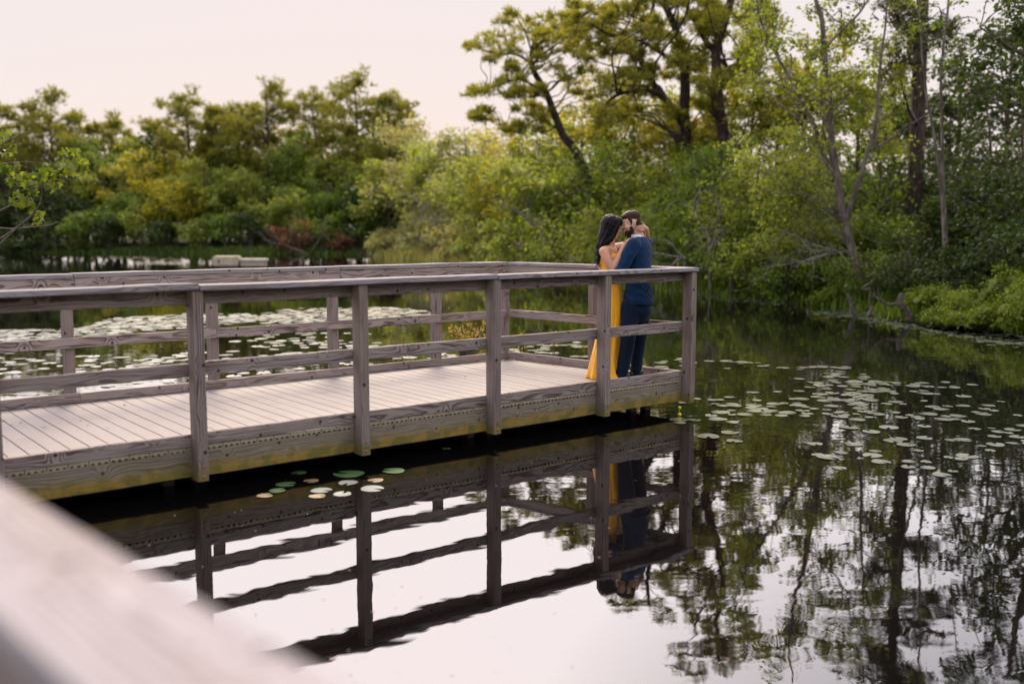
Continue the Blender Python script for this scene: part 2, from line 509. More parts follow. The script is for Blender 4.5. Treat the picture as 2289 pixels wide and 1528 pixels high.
# deck boards with scalloped undersides
def board_profile(w, th):
    pts = [(0, -th)]
    nn = 3; sl = w / nn
    for i in range(nn):
        c = sl * (i + 0.5); rr_ = 0.0135
        for a in np.linspace(math.pi, 0, 6):
            pts.append((c + rr_ * math.cos(a), -th + rr_ * math.sin(a)))
    pts += [(w, -th), (w, -0.003), (w - 0.003, 0), (0.003, 0), (0, -0.003)]
    return np.array(pts)
def deck_board(s0, w, t0, t1, end_fn=None, along='t', name='deck_board'):
    prof = board_profile(w, 0.034)
    n = len(prof)
    V = []
    for e in range(2):
        for ps, pz in prof:
            t = t0 if e == 0 else (t1 if end_fn is None else min(t1, end_fn(s0 + ps)))
            V.append((t - t0, ps, pz) if along == 't' else (t - t0, ps, pz))
    F = [(i, (i + 1) % n, n + (i + 1) % n, n + i) for i in range(n)]
    F += [tuple(range(n - 1, -1, -1)), tuple(range(n, 2 * n))]
    mi = [0] * n + [1, 1]
    return mesh_np(name, V, F, [DECK, DECK_END], False, mi)
PIT = 0.1397
GAP = 0.006
std = deck_board(-3, PIT - GAP, 0.006, WID + 0.045)
nb = 73
for i in range(nb):
    s1 = -0.004 - i * PIT
    s0 = s1 - (PIT - GAP)
    me = std
    if i < 4:
        me = deck_board(s0, PIT - GAP, 0.006, WID + 0.045, lambda s: max(0.02, (s - 0.0) / ES + 0.02) if s < -0.003 else 0.02)
    o = obj('deck_board', me, walk)
    # local x of the board runs across the deck, local y along it (y -> +s)
    o.matrix_local = Matrix(((0, 1, 0, s0), (1, 0, 0, 0.006), (0, 0, 1, _rb.normal(0, 0.0007)), (0, 0, 0, 1)))

# second arm of the walk, where the picture is taken from: outer rail at s = -7.69
A2S, A2E, A2T0, A2T1 = -7.72, -10.2, -9.0, -0.004
def skew(t):
    """the arm towards the camera is not quite square to the long side"""
    return -0.0776 * (t + 5.44)
for i in range(64):
    t0 = A2T1 - (i + 1) * PIT
    o = obj('deck_board', deck_board(0, PIT - GAP, 0.0, A2S + skew(t0) - A2E), walk)
    o.matrix_local = Matrix(((1, 0, 0, A2E), (0, 1, 0, t0), (0, 0, 1, _rb.normal(0, 0.0007)), (0, 0, 0, 1)))

TH = 0.038
def rail_set(a, b, out, caps, joints, far=False, rim=True, prefix=''):
    pass

def straight(name, s0, s1, t, z0, z1, mat, th=TH):
    """board on edge along s, inner/outer faces at t and t+th"""
    return timber(name, (s0, t + th / 2, (z0 + z1) / 2), (s1, t + th / 2, (z0 + z1) / 2), Z3, z1 - z0, th, mat)

# --- near side (faces the camera). posts stand outside (t<0), rails on their inner face
def spans(name, cuts, t, z0, z1, mat, gap=0.003):
    for a, b in zip(cuts[:-1], cuts[1:]):
        straight(name, a + gap / 2, b - gap / 2, t, z0 + _rb.normal(0, 0.0015), z1 + _rb.normal(0, 0.0015), mat)
spans('rim_joist', [-8.12, -5.30, -2.62, 0.0], 0.004, -0.235, -0.0385, WOOD_RIM)
spans('toe_board', [-8.12, -5.38, -4.0, -1.22, 0.0], 0.0, 0.003, 0.100, WOOD)
spans('mid_rail', [-8.12, -5.38, -2.61, 0.0], 0.0, 0.530, 0.631, WOOD)
spans('top_rail', [-8.12, -5.38, -2.61, 0.0], 0.0, 1.068, 1.168, WOOD)

def post(s, t, ax_s=None, ax_out=None, w=0.083, dpt=0.128, z0=-0.243, z1=1.169, bolts=True):
    """post whose inner face centre is at (s,t); ax_out points outward"""
    ax_out = np.asarray(ax_out, float)
    c = np.array([s, t, 0.0]) + ax_out * (dpt / 2 + 0.001)
    p = timber('post', c + Z3 * z0, c + Z3 * z1, ax_out, dpt, w, WOOD_POST, seg=0.4, jit=0.0012, ch=0.006)
    if bolts:
        for zb in (0.035 + _rb.normal(0, .004), 0.112 + _rb.normal(0, .004)):
            V = []; F = []
            n = 10
            for (r_, h_) in ((0.0125, 0.0), (0.0115, 0.0035), (0.006, 0.006)):
                for q in range(n):
                    a = q * 2 * math.pi / n
                    V.append((zb + r_ * math.cos(a), dpt / 2 + h_, r_ * math.sin(a)))
            for k_ in range(2):
                for q in range(n):
                    F.append((k_ * n + q, k_ * n + (q + 1) % n, (k_ + 1) * n + (q + 1) % n, (k_ + 1) * n + q))
            F.append(tuple(range(2 * n, 3 * n)))
            obj('bolt', mesh_np('bolt', V, F, [RUST], True), p)
    return p
OUTN = np.array([0, -1.0, 0])
for s in (0.033, -1.231, -2.617, -3.996, -5.379, -6.757):
    post(s, 0.0, None, OUTN)

# cap rails, near side: two joints; the left piece is cupped and stands a little proud
def cap(s0, s1, t0, t1, z=1.171, th=0.042, dz0=0.0, dz1=0.0):
    tc = (t0 + t1) / 2
    return timber('cap_rail', (s0, tc, z + th / 2 + dz0), (s1, tc, z + th / 2 + dz1), (0, 1, 0), t1 - t0, th, WOOD_CAP, jit=0.002)
CT0, CT1 = -0.148, 0.044
cap(-8.10, -5.372, CT0, CT1, dz0=0.0, dz1=0.012)
cap(-5.360, -2.628, CT0, CT1, dz1=0.003)
cap(-2.618, 0.082, CT0, CT1)

# --- far side: rails face us, posts behind them
FT = WID
spans('rim_joist', [-10.2, -7.6, -4.9, -2.2, ES * WID], FT + 0.004, -0.235, -0.0385, WOOD_RIM)
spans('toe_board', [-10.2, -5.52, -2.75, ES * WID], FT, 0.003, 0.090, WOOD)
spans('mid_rail', [-10.2, -4.18, -1.42, ES * WID], FT, 0.520, 0.618, WOOD)
spans('top_rail', [-10.2, -5.52, -2.75, ES * WID], FT, 1.068, 1.166, WOOD)
for s in (-9.75, -8.35, -6.98, -5.58, -4.18, -2.80, -1.42, ES * WID + 0.02):
    post(s, FT + TH, None, -OUTN, bolts=False)
for a, b, dz in ((-10.2, -5.535, -0.006), (-5.525, -2.755, 0.0), (-2.745, ES * WID + 0.0, 0.002)):
    cap(a, b, FT - 0.006, FT + 0.19, dz0=dz, dz1=dz)

# --- slanted end
def along_end(name, ta, tb, off, z0, z1, mat, th=TH):
    pa = np.array([ES * ta, ta, 0]) + eo * (off + th / 2); pb = np.array([ES * tb, tb, 0]) + eo * (off + th / 2)
    zc = (z0 + z1) / 2
    return timber(name, pa + Z3 * zc, pb + Z3 * zc, Z3, z1 - z0, th, mat)
along_end('rim_joist', 0.045, WID, 0.0, -0.235, -0.0385, WOOD_RIM)
along_end('toe_board', 0.040, WID + 0.0, 0.0, 0.003, 0.093, WOOD)
along_end('mid_rail', 0.040, WID + 0.0, 0.0, 0.525, 0.622, WOOD)
along_end('top_rail', 0.040, WID + 0.0, 0.0, 1.068, 1.167, WOOD)
post(ES * 1.27 + eo[0] * TH, 1.27 + eo[1] * TH, None, eo, bolts=False)
pa = np.array([ES * 0.05, 0.05, 0]) + eo * 0.06; pb = np.array([ES * (WID + .02), WID + .02, 0]) + eo * 0.09
timber('cap_rail', pa + Z3 * 1.1905, pb + Z3 * 1.1905, eo, 0.185, 0.040, WOOD_CAP, jit=0.002)

# --- the arm towards the camera: its right-hand rail fills the lower left corner of the picture
def along_t(name, ta, tb, s, z0, z1, mat, th=TH):
    zc = (z0 + z1) / 2
    return timber(name, (s + th / 2 + skew(ta), ta, zc), (s + th / 2 + skew(tb), tb, zc), Z3, z1 - z0, th, mat)
S2 = -7.92
for a, b in ((-9.0, -5.2), (-5.195, -0.152)):
    timber('cap_rail', (-7.845 + skew(a), a, 1.192), (-7.845 + skew(b), b, 1.192), (1, 0, 0), 0.182, 0.042, WOOD_CAP, jit=0.001)
for a, b in ((-9.0, -5.0), (-4.995, 0.0)):
    along_t('top_rail', a, b, S2, 1.068, 1.169, WOOD)
    along_t('mid_rail', a, b, S2, 0.530, 0.630, WOOD)
    along_t('toe_board', a, b, S2, 0.003, 0.100, WOOD)
    along_t('rim_joist', a, b, S2 + 0.08, -0.235, -0.0385, WOOD_RIM)
for t in (-8.6, -7.75, -5.0, -3.7, -2.3, -0.9):
    post(S2 + TH + skew(t), t, None, np.array([1.0, 0, 0]))

# --- piles, beams and joists under the deck
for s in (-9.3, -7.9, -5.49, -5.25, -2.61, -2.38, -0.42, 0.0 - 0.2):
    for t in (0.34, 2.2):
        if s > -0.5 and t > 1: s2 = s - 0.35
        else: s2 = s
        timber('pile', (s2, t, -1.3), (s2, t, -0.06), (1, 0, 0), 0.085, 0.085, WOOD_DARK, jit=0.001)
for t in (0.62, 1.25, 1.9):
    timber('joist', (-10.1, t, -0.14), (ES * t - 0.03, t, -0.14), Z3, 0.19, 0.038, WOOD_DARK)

# fallen leaves in the far corner of the deck
def litter():
    rg = np.random.default_rng(3)
    V = []; F = []
    for i in range(130):
        if i >= 95: s, t = rg.uniform(-7, -.3), rg.uniform(.1, WID - .1)
        elif i < 45: s, t = ES * WID - abs(rg.normal(0.02, 0.22)), WID - abs(rg.normal(0.0, 0.05)) - 0.02
        else:
            t = rg.uniform(0.1, WID); s = ES * t - abs(rg.normal(0, 0.03)) - 0.02
        a = rg.uniform(0, 6.28); l = rg.uniform(0.012, 0.03); h = rg.uniform(0.002, 0.012)
        c, sn = math.cos(a), math.sin(a)
        b = len(V)
        for x, y, z in ((-l, 0, 0), (0, -l * .5, h), (l, 0, h * .6), (0, l * .5, h * .3)):
            V.append((s + c * x - sn * y, t + sn * x + c * y, 0.003 + z))
        F.append((b, b + 1, b + 2, b + 3))
    return mesh_np('leaf_litter', V, F, [LITTER])
LITTER = leaf_mat('dry_leaf', (0.22, 0.12, 0.06), (0.36, 0.22, 0.13), trans=0.1)
lit = obj('leaf_litter', litter(), None, (DO[0], DO[1], DECK_Z), (0, 0, DA))
tag(lit, 'dry brown leaves gathered in the far corner of the deck', 'leaves', kind='stuff')

# ------------------------------------------------------------------ vegetation tools
class Wood:
    def __init__(self):
        self.V = []; self.F = []; self.n = 0
    def tube(self, P, r, sides=6):
        P = np.asarray(P, float); r = np.asarray(r, float)
        T = np.gradient(P, axis=0); T /= np.linalg.norm(T, axis=1)[:, None] + 1e-9
        ref = np.array([0.31, 0.95, 0.05]) if abs(T[0, 2]) > 0.7 else np.array([0, 0, 1.0])
        A = np.cross(T, ref); A /= np.linalg.norm(A, axis=1)[:, None] + 1e-9
        B = np.cross(T, A)
        an = np.arange(sides) * 2 * math.pi / sides
        ring = P[:, None, :] + r[:, None, None] * (np.cos(an)[None, :, None] * A[:, None, :] + np.sin(an)[None, :, None] * B[:, None, :])
        m = len(P)
        i = np.arange(m - 1)[:, None] * sides; q = np.arange(sides)[None, :]; q2 = (q + 1) % sides
        F = np.stack([i + q, i + q2, i + sides + q2, i + sides + q], -1).reshape(-1, 4) + self.n
        self.V.append(ring.reshape(-1, 3)); self.F.append(F); self.n += m * sides
    def mesh(self, name, mat):
        return mesh_np(name, np.vstack(self.V), np.vstack(self.F), [mat], True)

def curve(P, n=6, wig=0.0, rg=None):
    C = cat_rom(P, n)
    if wig and rg is not None:
        N = rg.normal(0, wig, C.shape)
        N[0] = 0
        N = (N + np.roll(N, 1, 0) + np.roll(N, -1, 0)) / 3; N[0] = 0
        C = C + N
    return C

def unit(v):
    return v / (np.linalg.norm(v, axis=-1, keepdims=True) + 1e-9)

def leaf_quads(P, size, rg, aspect=0.62, droop=0.35, up=0.7, jit=0.35):
    """rhombic leaves, folded a little; returns V, F"""
    n = len(P)
    s = size * (1 + rg.uniform(-jit, jit, n))
    az = rg.uniform(0, 2 * math.pi, n)
    dr = -droop + rg.normal(0, 0.45, n)
    d = np.stack([np.cos(az) * np.cos(dr), np.sin(az) * np.cos(dr), np.sin(dr)], 1)
    nr = rg.normal(0, 1, (n, 3)); nr[:, 2] = np.abs(nr[:, 2]) + up
    sd = unit(np.cross(nr, d))
    nn = np.cross(d, sd)
    h = s[:, None]
    w_ = aspect * 0.5 * h
    p0 = P; p2 = P + d * h
    m = P + d * h * 0.45
    p1 = m + sd * w_ + nn * h * 0.08
    p3 = m - sd * w_ + nn * h * 0.08
    V = np.stack([p0, p1, p2, p3], 1).reshape(-1, 3)
    F = np.arange(n * 4).reshape(-1, 4)
    return V, F

def needle_tufts(P, D, rg, k=10, ln=0.2, wd=0.02, spread=0.9):
    """bundles of thin needles around direction D at each point"""
    n = len(P)
    P2 = np.repeat(P, k, 0); D2 = np.repeat(D, k, 0)
    dirs = unit(D2 + rg.normal(0, spread, (n * k, 3)))
    l = ln * rg.uniform(0.6, 1.15, n * k)[:, None]
    sd = unit(np.cross(dirs, rg.normal(0, 1, (n * k, 3)))) * wd
    V = np.stack([P2 - sd * 0.5, P2 + sd * 0.5, P2 + dirs * l + sd * 0.3, P2 + dirs * l - sd * 0.3], 1).reshape(-1, 3)
    return V, np.arange(n * k * 4).reshape(-1, 4)

class Tree:
    """wood + foliage, in coordinates relative to the base"""
    def __init__(self, seed):
        self.rg = np.random.default_rng(seed)
        self.wood = Wood(); self.LV = []; self.LF = []; self.ln = 0
        self.skel = []          # (points, radii)
    def limb(self, P, r0, r1, sides=7, n=6, wig=0.0, keep=True):
        C = curve(P, n, wig, self.rg)
        r = np.linspace(1, 0, len(C)) ** 0.85 * (r0 - r1) + r1
        self.wood.tube(C, r, sides)
        if keep: self.skel.append((C, r))
        return C
    def attach(self, p, lo=0.0):
        """point of the skeleton that best carries a clump at p: near, but lower"""
        best = None; bc = 1e9
        for C, r in self.skel:
            dz = p[2] - C[:, 2]
            h = np.hypot(C[:, 0] - p[0], C[:, 1] - p[1])
            cost = np.abs(dz - 0.45 * h) * 0.7 + h + np.where(dz < 0, -dz * 0.8, 0)
            i = int(np.argmin(cost))
            if cost[i] < bc: bc = cost[i]; best = (C[i], r[i])
        return best
    def add(self, V, F):
        self.LV.append(V); self.LF.append(F + self.ln); self.ln += len(V)
    def clump(self, c, rad, flat=0.7, subs=10, per=14, leaf=0.1, spread=0.5, kind='leaf', limb_r=None, twig=True, droop=0.35, sides=4, aspect=0.62, arch=0.15):
        rg = self.rg
        c = np.asarray(c, float)
        if self.skel:
            a, ar = self.attach(c)
            L = np.linalg.norm(c - a)
            if L > 0.05:
                lr = min(ar * 0.75, 0.010 + 0.016 * L) if limb_r is None else limb_r
                mid = (a + c) / 2 + np.array([0, 0, arch * L]) + rg.normal(0, 0.09 * L, 3)
                q1 = a + (mid - a) * 0.5 + rg.normal(0, 0.05 * L, 3)
                self.limb([a, q1, mid, c], lr, max(0.006, lr * 0.3), sides, 4, 0.012 * L, keep=False)
        d = unit(rg.normal(0, 1, (subs, 3)))
        rr_ = rad * rg.uniform(0.35, 1.0, subs)[:, None]
        S = c + d * rr_ * np.array([1, 1, flat])
        if twig:
            for s in S[: max(3, subs // 2)]:
                m = (c + s) / 2 + rg.normal(0, 0.08 * rad, 3)
                self.wood.tube(np.array([c, m, s]), np.array([0.012, 0.008, 0.004]) * (0.6 + rad), 3)
        P = np.repeat(S, per, 0) + rg.normal(0, spread * rad * 0.5, (subs * per, 3)) * np.array([1, 1, flat])
        if kind == 'leaf':
            self.add(*leaf_quads(P, leaf, rg, droop=droop, aspect=aspect))
        else:
            D = unit((P - c) * np.array([1, 1, 0.3]) + np.array([0, 0, 0.45 * rad]))
            self.add(*needle_tufts(P, D, rg, k=kind[1], ln=leaf, wd=kind[2]))
    def build(self, name, label, cat, base, bark, leafm, group=None, wname='trunk', lname='crown'):
        e = empty(name, tuple(base))
        tag(e, label, cat, group)
        if self.wood.V: obj(wname, self.wood.mesh(wname, bark), e)
        if self.LV: obj(lname, mesh_np(lname, np.vstack(self.LV), np.vstack(self.LF), [leafm]), e)
        return e

def gz_at(x, y):
    return float(ground_h(shore_dist(np.array([[x]]), np.array([[y]])))[0, 0])

def in_ell(rg, n, c, rad, shell=0.45):
    d = unit(rg.normal(0, 1, (n, 3)))
    r = rg.uniform(shell, 1.0, n)[:, None]
    return np.asarray(c) + d * r * np.asarray(rad)

def broadleaf(seed, H, RX, base_h, n=26, leaf=0.13, subs=9, per=12, tr=None, lean=(0, 0), clump=None, droop=0.35, flat=0.7, top=1.0):
    t = Tree(seed); rg = t.rg
    tr = tr or 0.014 * H + 0.03
    lx, ly = lean
    P = [(0, 0, -0.3), (lx * .25 + rg.normal(0, .05), ly * .25, H * .3), (lx * .6 + rg.normal(0, .1), ly * .6, H * .62), (lx, ly, H * .93)]
    t.limb(P, tr, 0.02, 7, 7, 0.02)
    if H > 4:
        for k in range(3):
            a = rg.uniform(0, 6.28); z0 = H * rg.uniform(.25, .5)
            p0 = t.attach((0, 0, z0 + .1))[0]
            e = np.array([math.cos(a) * RX * .6, math.sin(a) * RX * .6, H * rg.uniform(.1, .3)])
            t.limb([p0, p0 + e * .4 + (0, 0, .2), p0 + e], tr * .45, 0.015, 5, 6, 0.03)
    c = np.array([lx * .7, ly * .7, (base_h + H) / 2])
    for p in in_ell(rg, n, c, (RX, RX, (H - base_h) / 2 * top), 0.3):
        rad = (clump or RX * 0.36) * rg.uniform(.7, 1.25)
        t.clump(p, rad, flat, subs, per, leaf, droop=droop)
    return t

def pine(seed, H, RX, n=22, first=0.4, leaf=0.4, wd=0.09, k=7, subs=9, per=5, tr=None, lean=(0, 0), flat=0.32, clump=None):
    t = Tree(seed); rg = t.rg
    tr = tr or 0.017 * H
    lx, ly = lean
    P = [(0, 0, -0.3), (lx * .2, ly * .2, H * .3), (lx * .6 + rg.normal(0, .15), ly * .6, H * .65), (lx, ly, H * .96)]
    t.limb(P, tr, 0.05, 7, 7, 0.03)
    for i in range(n):
        f = first + (1 - first) * (i + rg.uniform(0, 1)) / n
        a = rg.uniform(0, 6.28) + i * 2.4
        reach = RX * (0.5 + 0.6 * math.sin(min(1, (1 - f) / (1 - first) * 1.25) * math.pi * 0.62 + 0.25)) * rg.uniform(.45, 1.0)
        if f > .93: reach *= .35
        p = np.array([lx * f + math.cos(a) * reach, ly * f + math.sin(a) * reach, H * f + rg.uniform(-.02, .05) * H])
        rad = (clump or RX * .36) * rg.uniform(.7, 1.25)
        t.clump(p, rad, flat, subs, per, leaf, kind=('n', k, wd), arch=0.05)
        if reach > RX * .55:
            q = np.array([lx * f, ly * f, H * f]) * .45 + p * .55 + rg.normal(0, .2, 3)
            t.clump(q, rad * .7, flat, max(4, subs // 2), per, leaf, kind=('n', k, wd), arch=0.05)
    return t

def shrub(seed, H, RX, n=14, leaf=0.1, subs=8, per=14, stems=5, flat=0.75, droop=0.3, clump=None, ry=None):
    t = Tree(seed); rg = t.rg
    ry = ry or RX
    for s in range(stems):
        a = rg.uniform(0, 6.28); rr_ = rg.uniform(.2, .7)
        e = np.array([math.cos(a) * RX * rr_, math.sin(a) * ry * rr_, H * rg.uniform(.6, .95)])
        t.limb([(rg.normal(0, .08), rg.normal(0, .08), -0.25), e * .4 + (0, 0, H * .15), e], 0.018 + 0.012 * H, 0.008, 4, 5, 0.03)
    for p in in_ell(rg, n, (0, 0, H * .52), (RX, ry, H * .5), 0.3):
        t.clump(p, (clump or min(RX, H) * .38) * rg.uniform(.7, 1.2), flat, subs, per, leaf, droop=droop)
    return t

def dead_branches(t, p, d, L, r, depth, rg, gn=0.25, sides=4):
    """bare crooked twigs"""
    n = 5
    P = [np.asarray(p, float)]; dd_ = unit(np.asarray(d, float))
    for i in range(n):
        dd_ = unit(dd_ + rg.normal(0, gn, 3))
        P.append(P[-1] + dd_ * L / n)
    P = np.array(P)
    t.wood.tube(curve(P, 3), np.linspace(r, r * .3, (len(P) - 1) * 3 + 1), sides)
    if depth > 0:
        for i in range(1, n + 1):
            if rg.uniform() < .75:
                c = unit(dd_ + rg.normal(0, .75, 3))
                dead_branches(t, P[i], c, L * rg.uniform(.35, .6), r * .55, depth - 1, rg, gn, 3)

# ------------------------------------------------------------------ trees and plants
ORD = ['first', 'second', 'third', 'fourth', 'fifth', 'sixth', 'seventh', 'eighth', 'ninth', 'tenth', 'eleventh', 'twelfth', 'thirteenth', 'fourteenth', 'fifteenth', 'sixteenth', 'seventeenth', 'eighteenth', 'nineteenth', 'twentieth', 'twenty-first']
def base_of(u, Y):
    p = W(u, 560, Y)
    return np.array([p[0], p[1], gz_at(p[0], p[1])])
def height_to(u, v, Y, b):
    return W(u, v, Y)[2] - b[2]

# far bank, left of the picture: flat-topped pines
far_p = [(12, 238, 92, 4.2), (130, 220, 94, 4.4), (262, 272, 98, 3.6), (345, 284, 100, 3.2), (428, 222, 95, 4.2), (492, 250, 93, 3.4),
         (560, 240, 97, 3.6), (604, 198, 93, 4.6), (702, 212, 95, 4.2), (800, 182, 92, 4.6), (872, 222, 90, 3.6)]
for i, (u, v, Y, rx) in enumerate(sorted(far_p)):
    b = base_of(u, Y)
    t = pine(100 + i, height_to(u, v, Y, b), rx, n=62, first=0.15, leaf=0.42, wd=0.065, k=6, subs=7, per=5, clump=rx * .205, flat=.6)
    t.build('pine_tree', 'tall flat-topped pine on the far bank, %s pine from the left edge' % ORD[i], 'pine', b, B_PINE, N_PINE, 'pines along the far bank')
# far bank: broad-leaved trees in front of the pines
far_b = [(190, 290, 92, 3.6, L_GREEN, 'mid green'), (300, 305, 92, 3.4, L_MID, 'soft green'), (385, 300, 92, 3.4, L_YEL, 'yellow-green'), (515, 275, 92, 3.4, L_MID, 'soft green'), (655, 285, 90, 3.4, L_GREEN, 'mid green'), (758, 290, 90, 3.4, L_MID, 'soft green'), (850, 285, 88, 3.4, L_MID, 'soft green'), (25, 415, 86, 3.6, L_DARK, 'dark green'), (85, 335, 89, 4.2, L_DARK, 'dark green'), (150, 425, 86, 3.4, L_DARK, 'dark green'), (215, 330, 90, 4.2, L_MID, 'dull green'), (275, 430, 85, 3.0, L_GREEN, 'mid green'),
         (318, 326, 88, 3.6, L_YEL, 'yellow-green'), (395, 385, 85, 2.6, L_YEL, 'yellow-green'), (462, 352, 87, 3.4, L_MID, 'soft green'), (540, 365, 87, 3.6, L_MID, 'mid green'),
         (640, 415, 84, 3.2, L_MID, 'mid green'), (735, 395, 85, 3.6, L_GREEN, 'mid green'), (838, 400, 83, 3.2, L_DARK, 'dark green')]
far_b.sort(key=lambda q: q[0])
for i, (u, v, Y, rx, m, cn) in enumerate(far_b):
    b = base_of(u, Y)
    H = height_to(u, v, Y, b)
    t = broadleaf(200 + i, H, rx, H * .12, n=46, leaf=.27, subs=9, per=11, clump=.95)
    t.build('broadleaf_tree', '%s leafy tree before the far pines, %s leafy tree from the left edge' % (cn, ORD[i]), 'tree', b, B_BROWN, m, 'leafy trees along the far bank')
# low bushes on the far bank
far_s = [(20, L_DARK), (95, L_DARK), (175, L_GREEN), (245, L_DARK), (318, L_MID), (372, L_DARK), (440, L_MID), (505, L_GREEN), (560, L_DARK), (722, L_GREEN), (815, L_DARK), (845, L_GREEN)]
for i, (u, m) in enumerate(far_s):
    b = base_of(u, 82.4 if u < 600 else 80)
    t = shrub(300 + i, 2.6 + 1.1 * ((i * 7) % 5) / 4, 1.9, n=16, leaf=.24, subs=8, per=11)
    t.build('bush', 'rounded green bush at the water of the far bank, %s bush from the left edge' % ORD[i], 'bush', b, B_BROWN, m, 'bushes along the far bank', 'stem', 'foliage')
for i, (u, v, lab) in enumerate(((640, 487, 'large russet bush drooping to the water behind the floating dock'), (762, 515, 'small russet bush right of the larger russet bush on the far bank'))):
    b = base_of(u, 78.6); b[2] = 0.1
    H = height_to(u, v, 78.6, b)
    t = shrub(330 + i, H, 2.0 - .9 * i, n=15, leaf=.2, subs=8, per=10, droop=.9)
    t.build('russet_bush', lab, 'bush', b, B_BROWN, L_RED, None, 'stem', 'foliage')
t = Tree(340)
dead_branches(t, (0, 0, -.1), (-.9, -.3, .45), 3.2, .2, 2, t.rg)
dead_branches(t, (.3, 0, -.1), (.3, .1, 1), 3.0, .09, 2, t.rg)
t.build('fallen_tree', 'fallen grey-brown trunk with roots at the far waterline', 'fallen tree', W(688, 566, 78.0) * np.array([1, 1, 0]), B_DARK, None, None, 'branches')

# cove and middle of the right bank, pale; leaf colours also carry the haze
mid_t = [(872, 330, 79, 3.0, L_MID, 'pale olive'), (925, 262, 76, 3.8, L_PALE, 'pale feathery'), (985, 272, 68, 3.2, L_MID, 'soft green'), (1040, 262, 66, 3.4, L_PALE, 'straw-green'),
         (1085, 300, 57, 2.8, L_MID, 'soft green'), (1140, 275, 54, 3.0, L_YEL, 'yellow-green'), (1205, 290, 49, 2.8, L_MID, 'soft green'), (1262, 330, 47, 2.8, L_GREEN, 'green'),
         (1330, 300, 45, 3.0, L_MID, 'soft green'), (1405, 310, 42, 2.8, L_GREEN, 'green'), (1490, 330, 40, 2.8, L_MID, 'olive'), (1560, 330, 38, 2.6, L_GREEN, 'green')]
for i, (u, v, Y, rx, m, cn) in enumerate(mid_t):
    b = base_of(u, Y)
    H = height_to(u, v, Y, b)
    t = broadleaf(400 + i, H, rx, H * .12, n=36, leaf=.085 + Y * .0023, subs=10, per=15, clump=rx * .36)
    t.build('broadleaf_tree', '%s leafy tree on the bank behind the couple, %s from the cove' % (cn, ORD[i]), 'tree', b, B_GREY, m, 'trees on the right bank behind the deck')
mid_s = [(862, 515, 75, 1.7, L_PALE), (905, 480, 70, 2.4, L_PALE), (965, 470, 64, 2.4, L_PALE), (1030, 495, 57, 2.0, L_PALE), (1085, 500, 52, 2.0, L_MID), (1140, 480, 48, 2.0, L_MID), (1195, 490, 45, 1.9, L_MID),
         (1250, 480, 42.5, 1.8, L_GREEN), (1305, 470, 40, 1.8, L_MID), (1375, 470, 37.5, 1.8, L_MID), (1450, 460, 35.5, 1.8, L_GREEN), (1520, 450, 33.6, 1.7, L_GREEN), (1590, 470, 31.8, 1.6, L_GREEN)]
for i, (u, v, Y, rx, m) in enumerate(mid_s):
    b = base_of(u, Y); b[2] = max(b[2], 0.05)
    H = height_to(u, v, Y, b)
    t = shrub(430 + i, H, rx, n=17, leaf=.075 + Y * .0021, subs=9, per=13, clump=.62, droop=.5)
    t.build('waterside_bush', 'waterside bush leaning over the pond beyond the deck, %s from the cove' % ORD[i], 'bush', b, B_GREY, m, 'bushes along the right waterline', 'stem', 'foliage')
# bare grey branches in front of the foliage
for i, (u, v, Y, d, L, lab) in enumerate(((985, 500, 60, (-.7, -.2, .7), 3.4, 'bare pale branches tangled over the pale cove bushes'), (1060, 540, 53, (.3, -.3, .9), 3.0, 'bare forked branch above the far end of the deck'),
                                          (1215, 520, 41, (-.5, -.3, .8), 2.4, 'bare grey branch left of the woman among the bushes'), (1530, 575, 31, (-.8, -.3, .35), 1.9, 'twisted bare branch low at the water right of the man'),
                                          (1585, 560, 30, (.2, -.4, .9), 2.2, 'bare upright branch beyond the corner post of the deck'))):
    b = W(u, v, Y)
    t = Tree(460 + i)
    for q in range(3):
        dead_branches(t, (0, 0, 0), np.array(d) + t.rg.normal(0, .35, 3), L * (1 - .2 * q), .014 + .0005 * Y, 2, t.rg, .3)
    # rooted in the ground
    t.limb([(0.15, 0.3, -b[2] + 0.0), (0.05, .1, -b[2] * .4), (0, 0, 0)], .05, .035, 5)
    t.build('dead_branch', lab, 'branch', b, B_DEAD, None, None, 'branches')

def px_tree(seed, Y, base_px):
    t = Tree(seed)
    b = W(base_px[0], base_px[1], Y)
    b[2] = gz_at(b[0], b[1])
    return t, b
def pl(b, pts, Y, dy=0.0, rg=None, wob=0.0):
    out = []
    for i, q in enumerate(pts):
        yy = Y + dy * i / max(1, len(pts) - 1) + (rg.normal(0, wob) if rg is not None else 0)
        out.append(W(q[0], q[1], yy) - b)
    return out
def box_clumps(t, b, Y, boxes, flat, subs, per, leaf, kind='leaf', dep=2.0, rad=(.4, .8), droop=.35, arch=.1, back=0.0, limb_r=None):
    for (u0, v0, u1, v1, n) in boxes:
        for _ in range(n):
            c = W(t.rg.uniform(u0, u1), t.rg.uniform(v0, v1), Y + back + t.rg.normal(0, dep)) - b
            t.clump(c, t.rg.uniform(*rad), flat, subs, per, leaf, kind=kind, droop=droop, arch=arch, limb_r=limb_r)

NK = ('n', 8, .03)
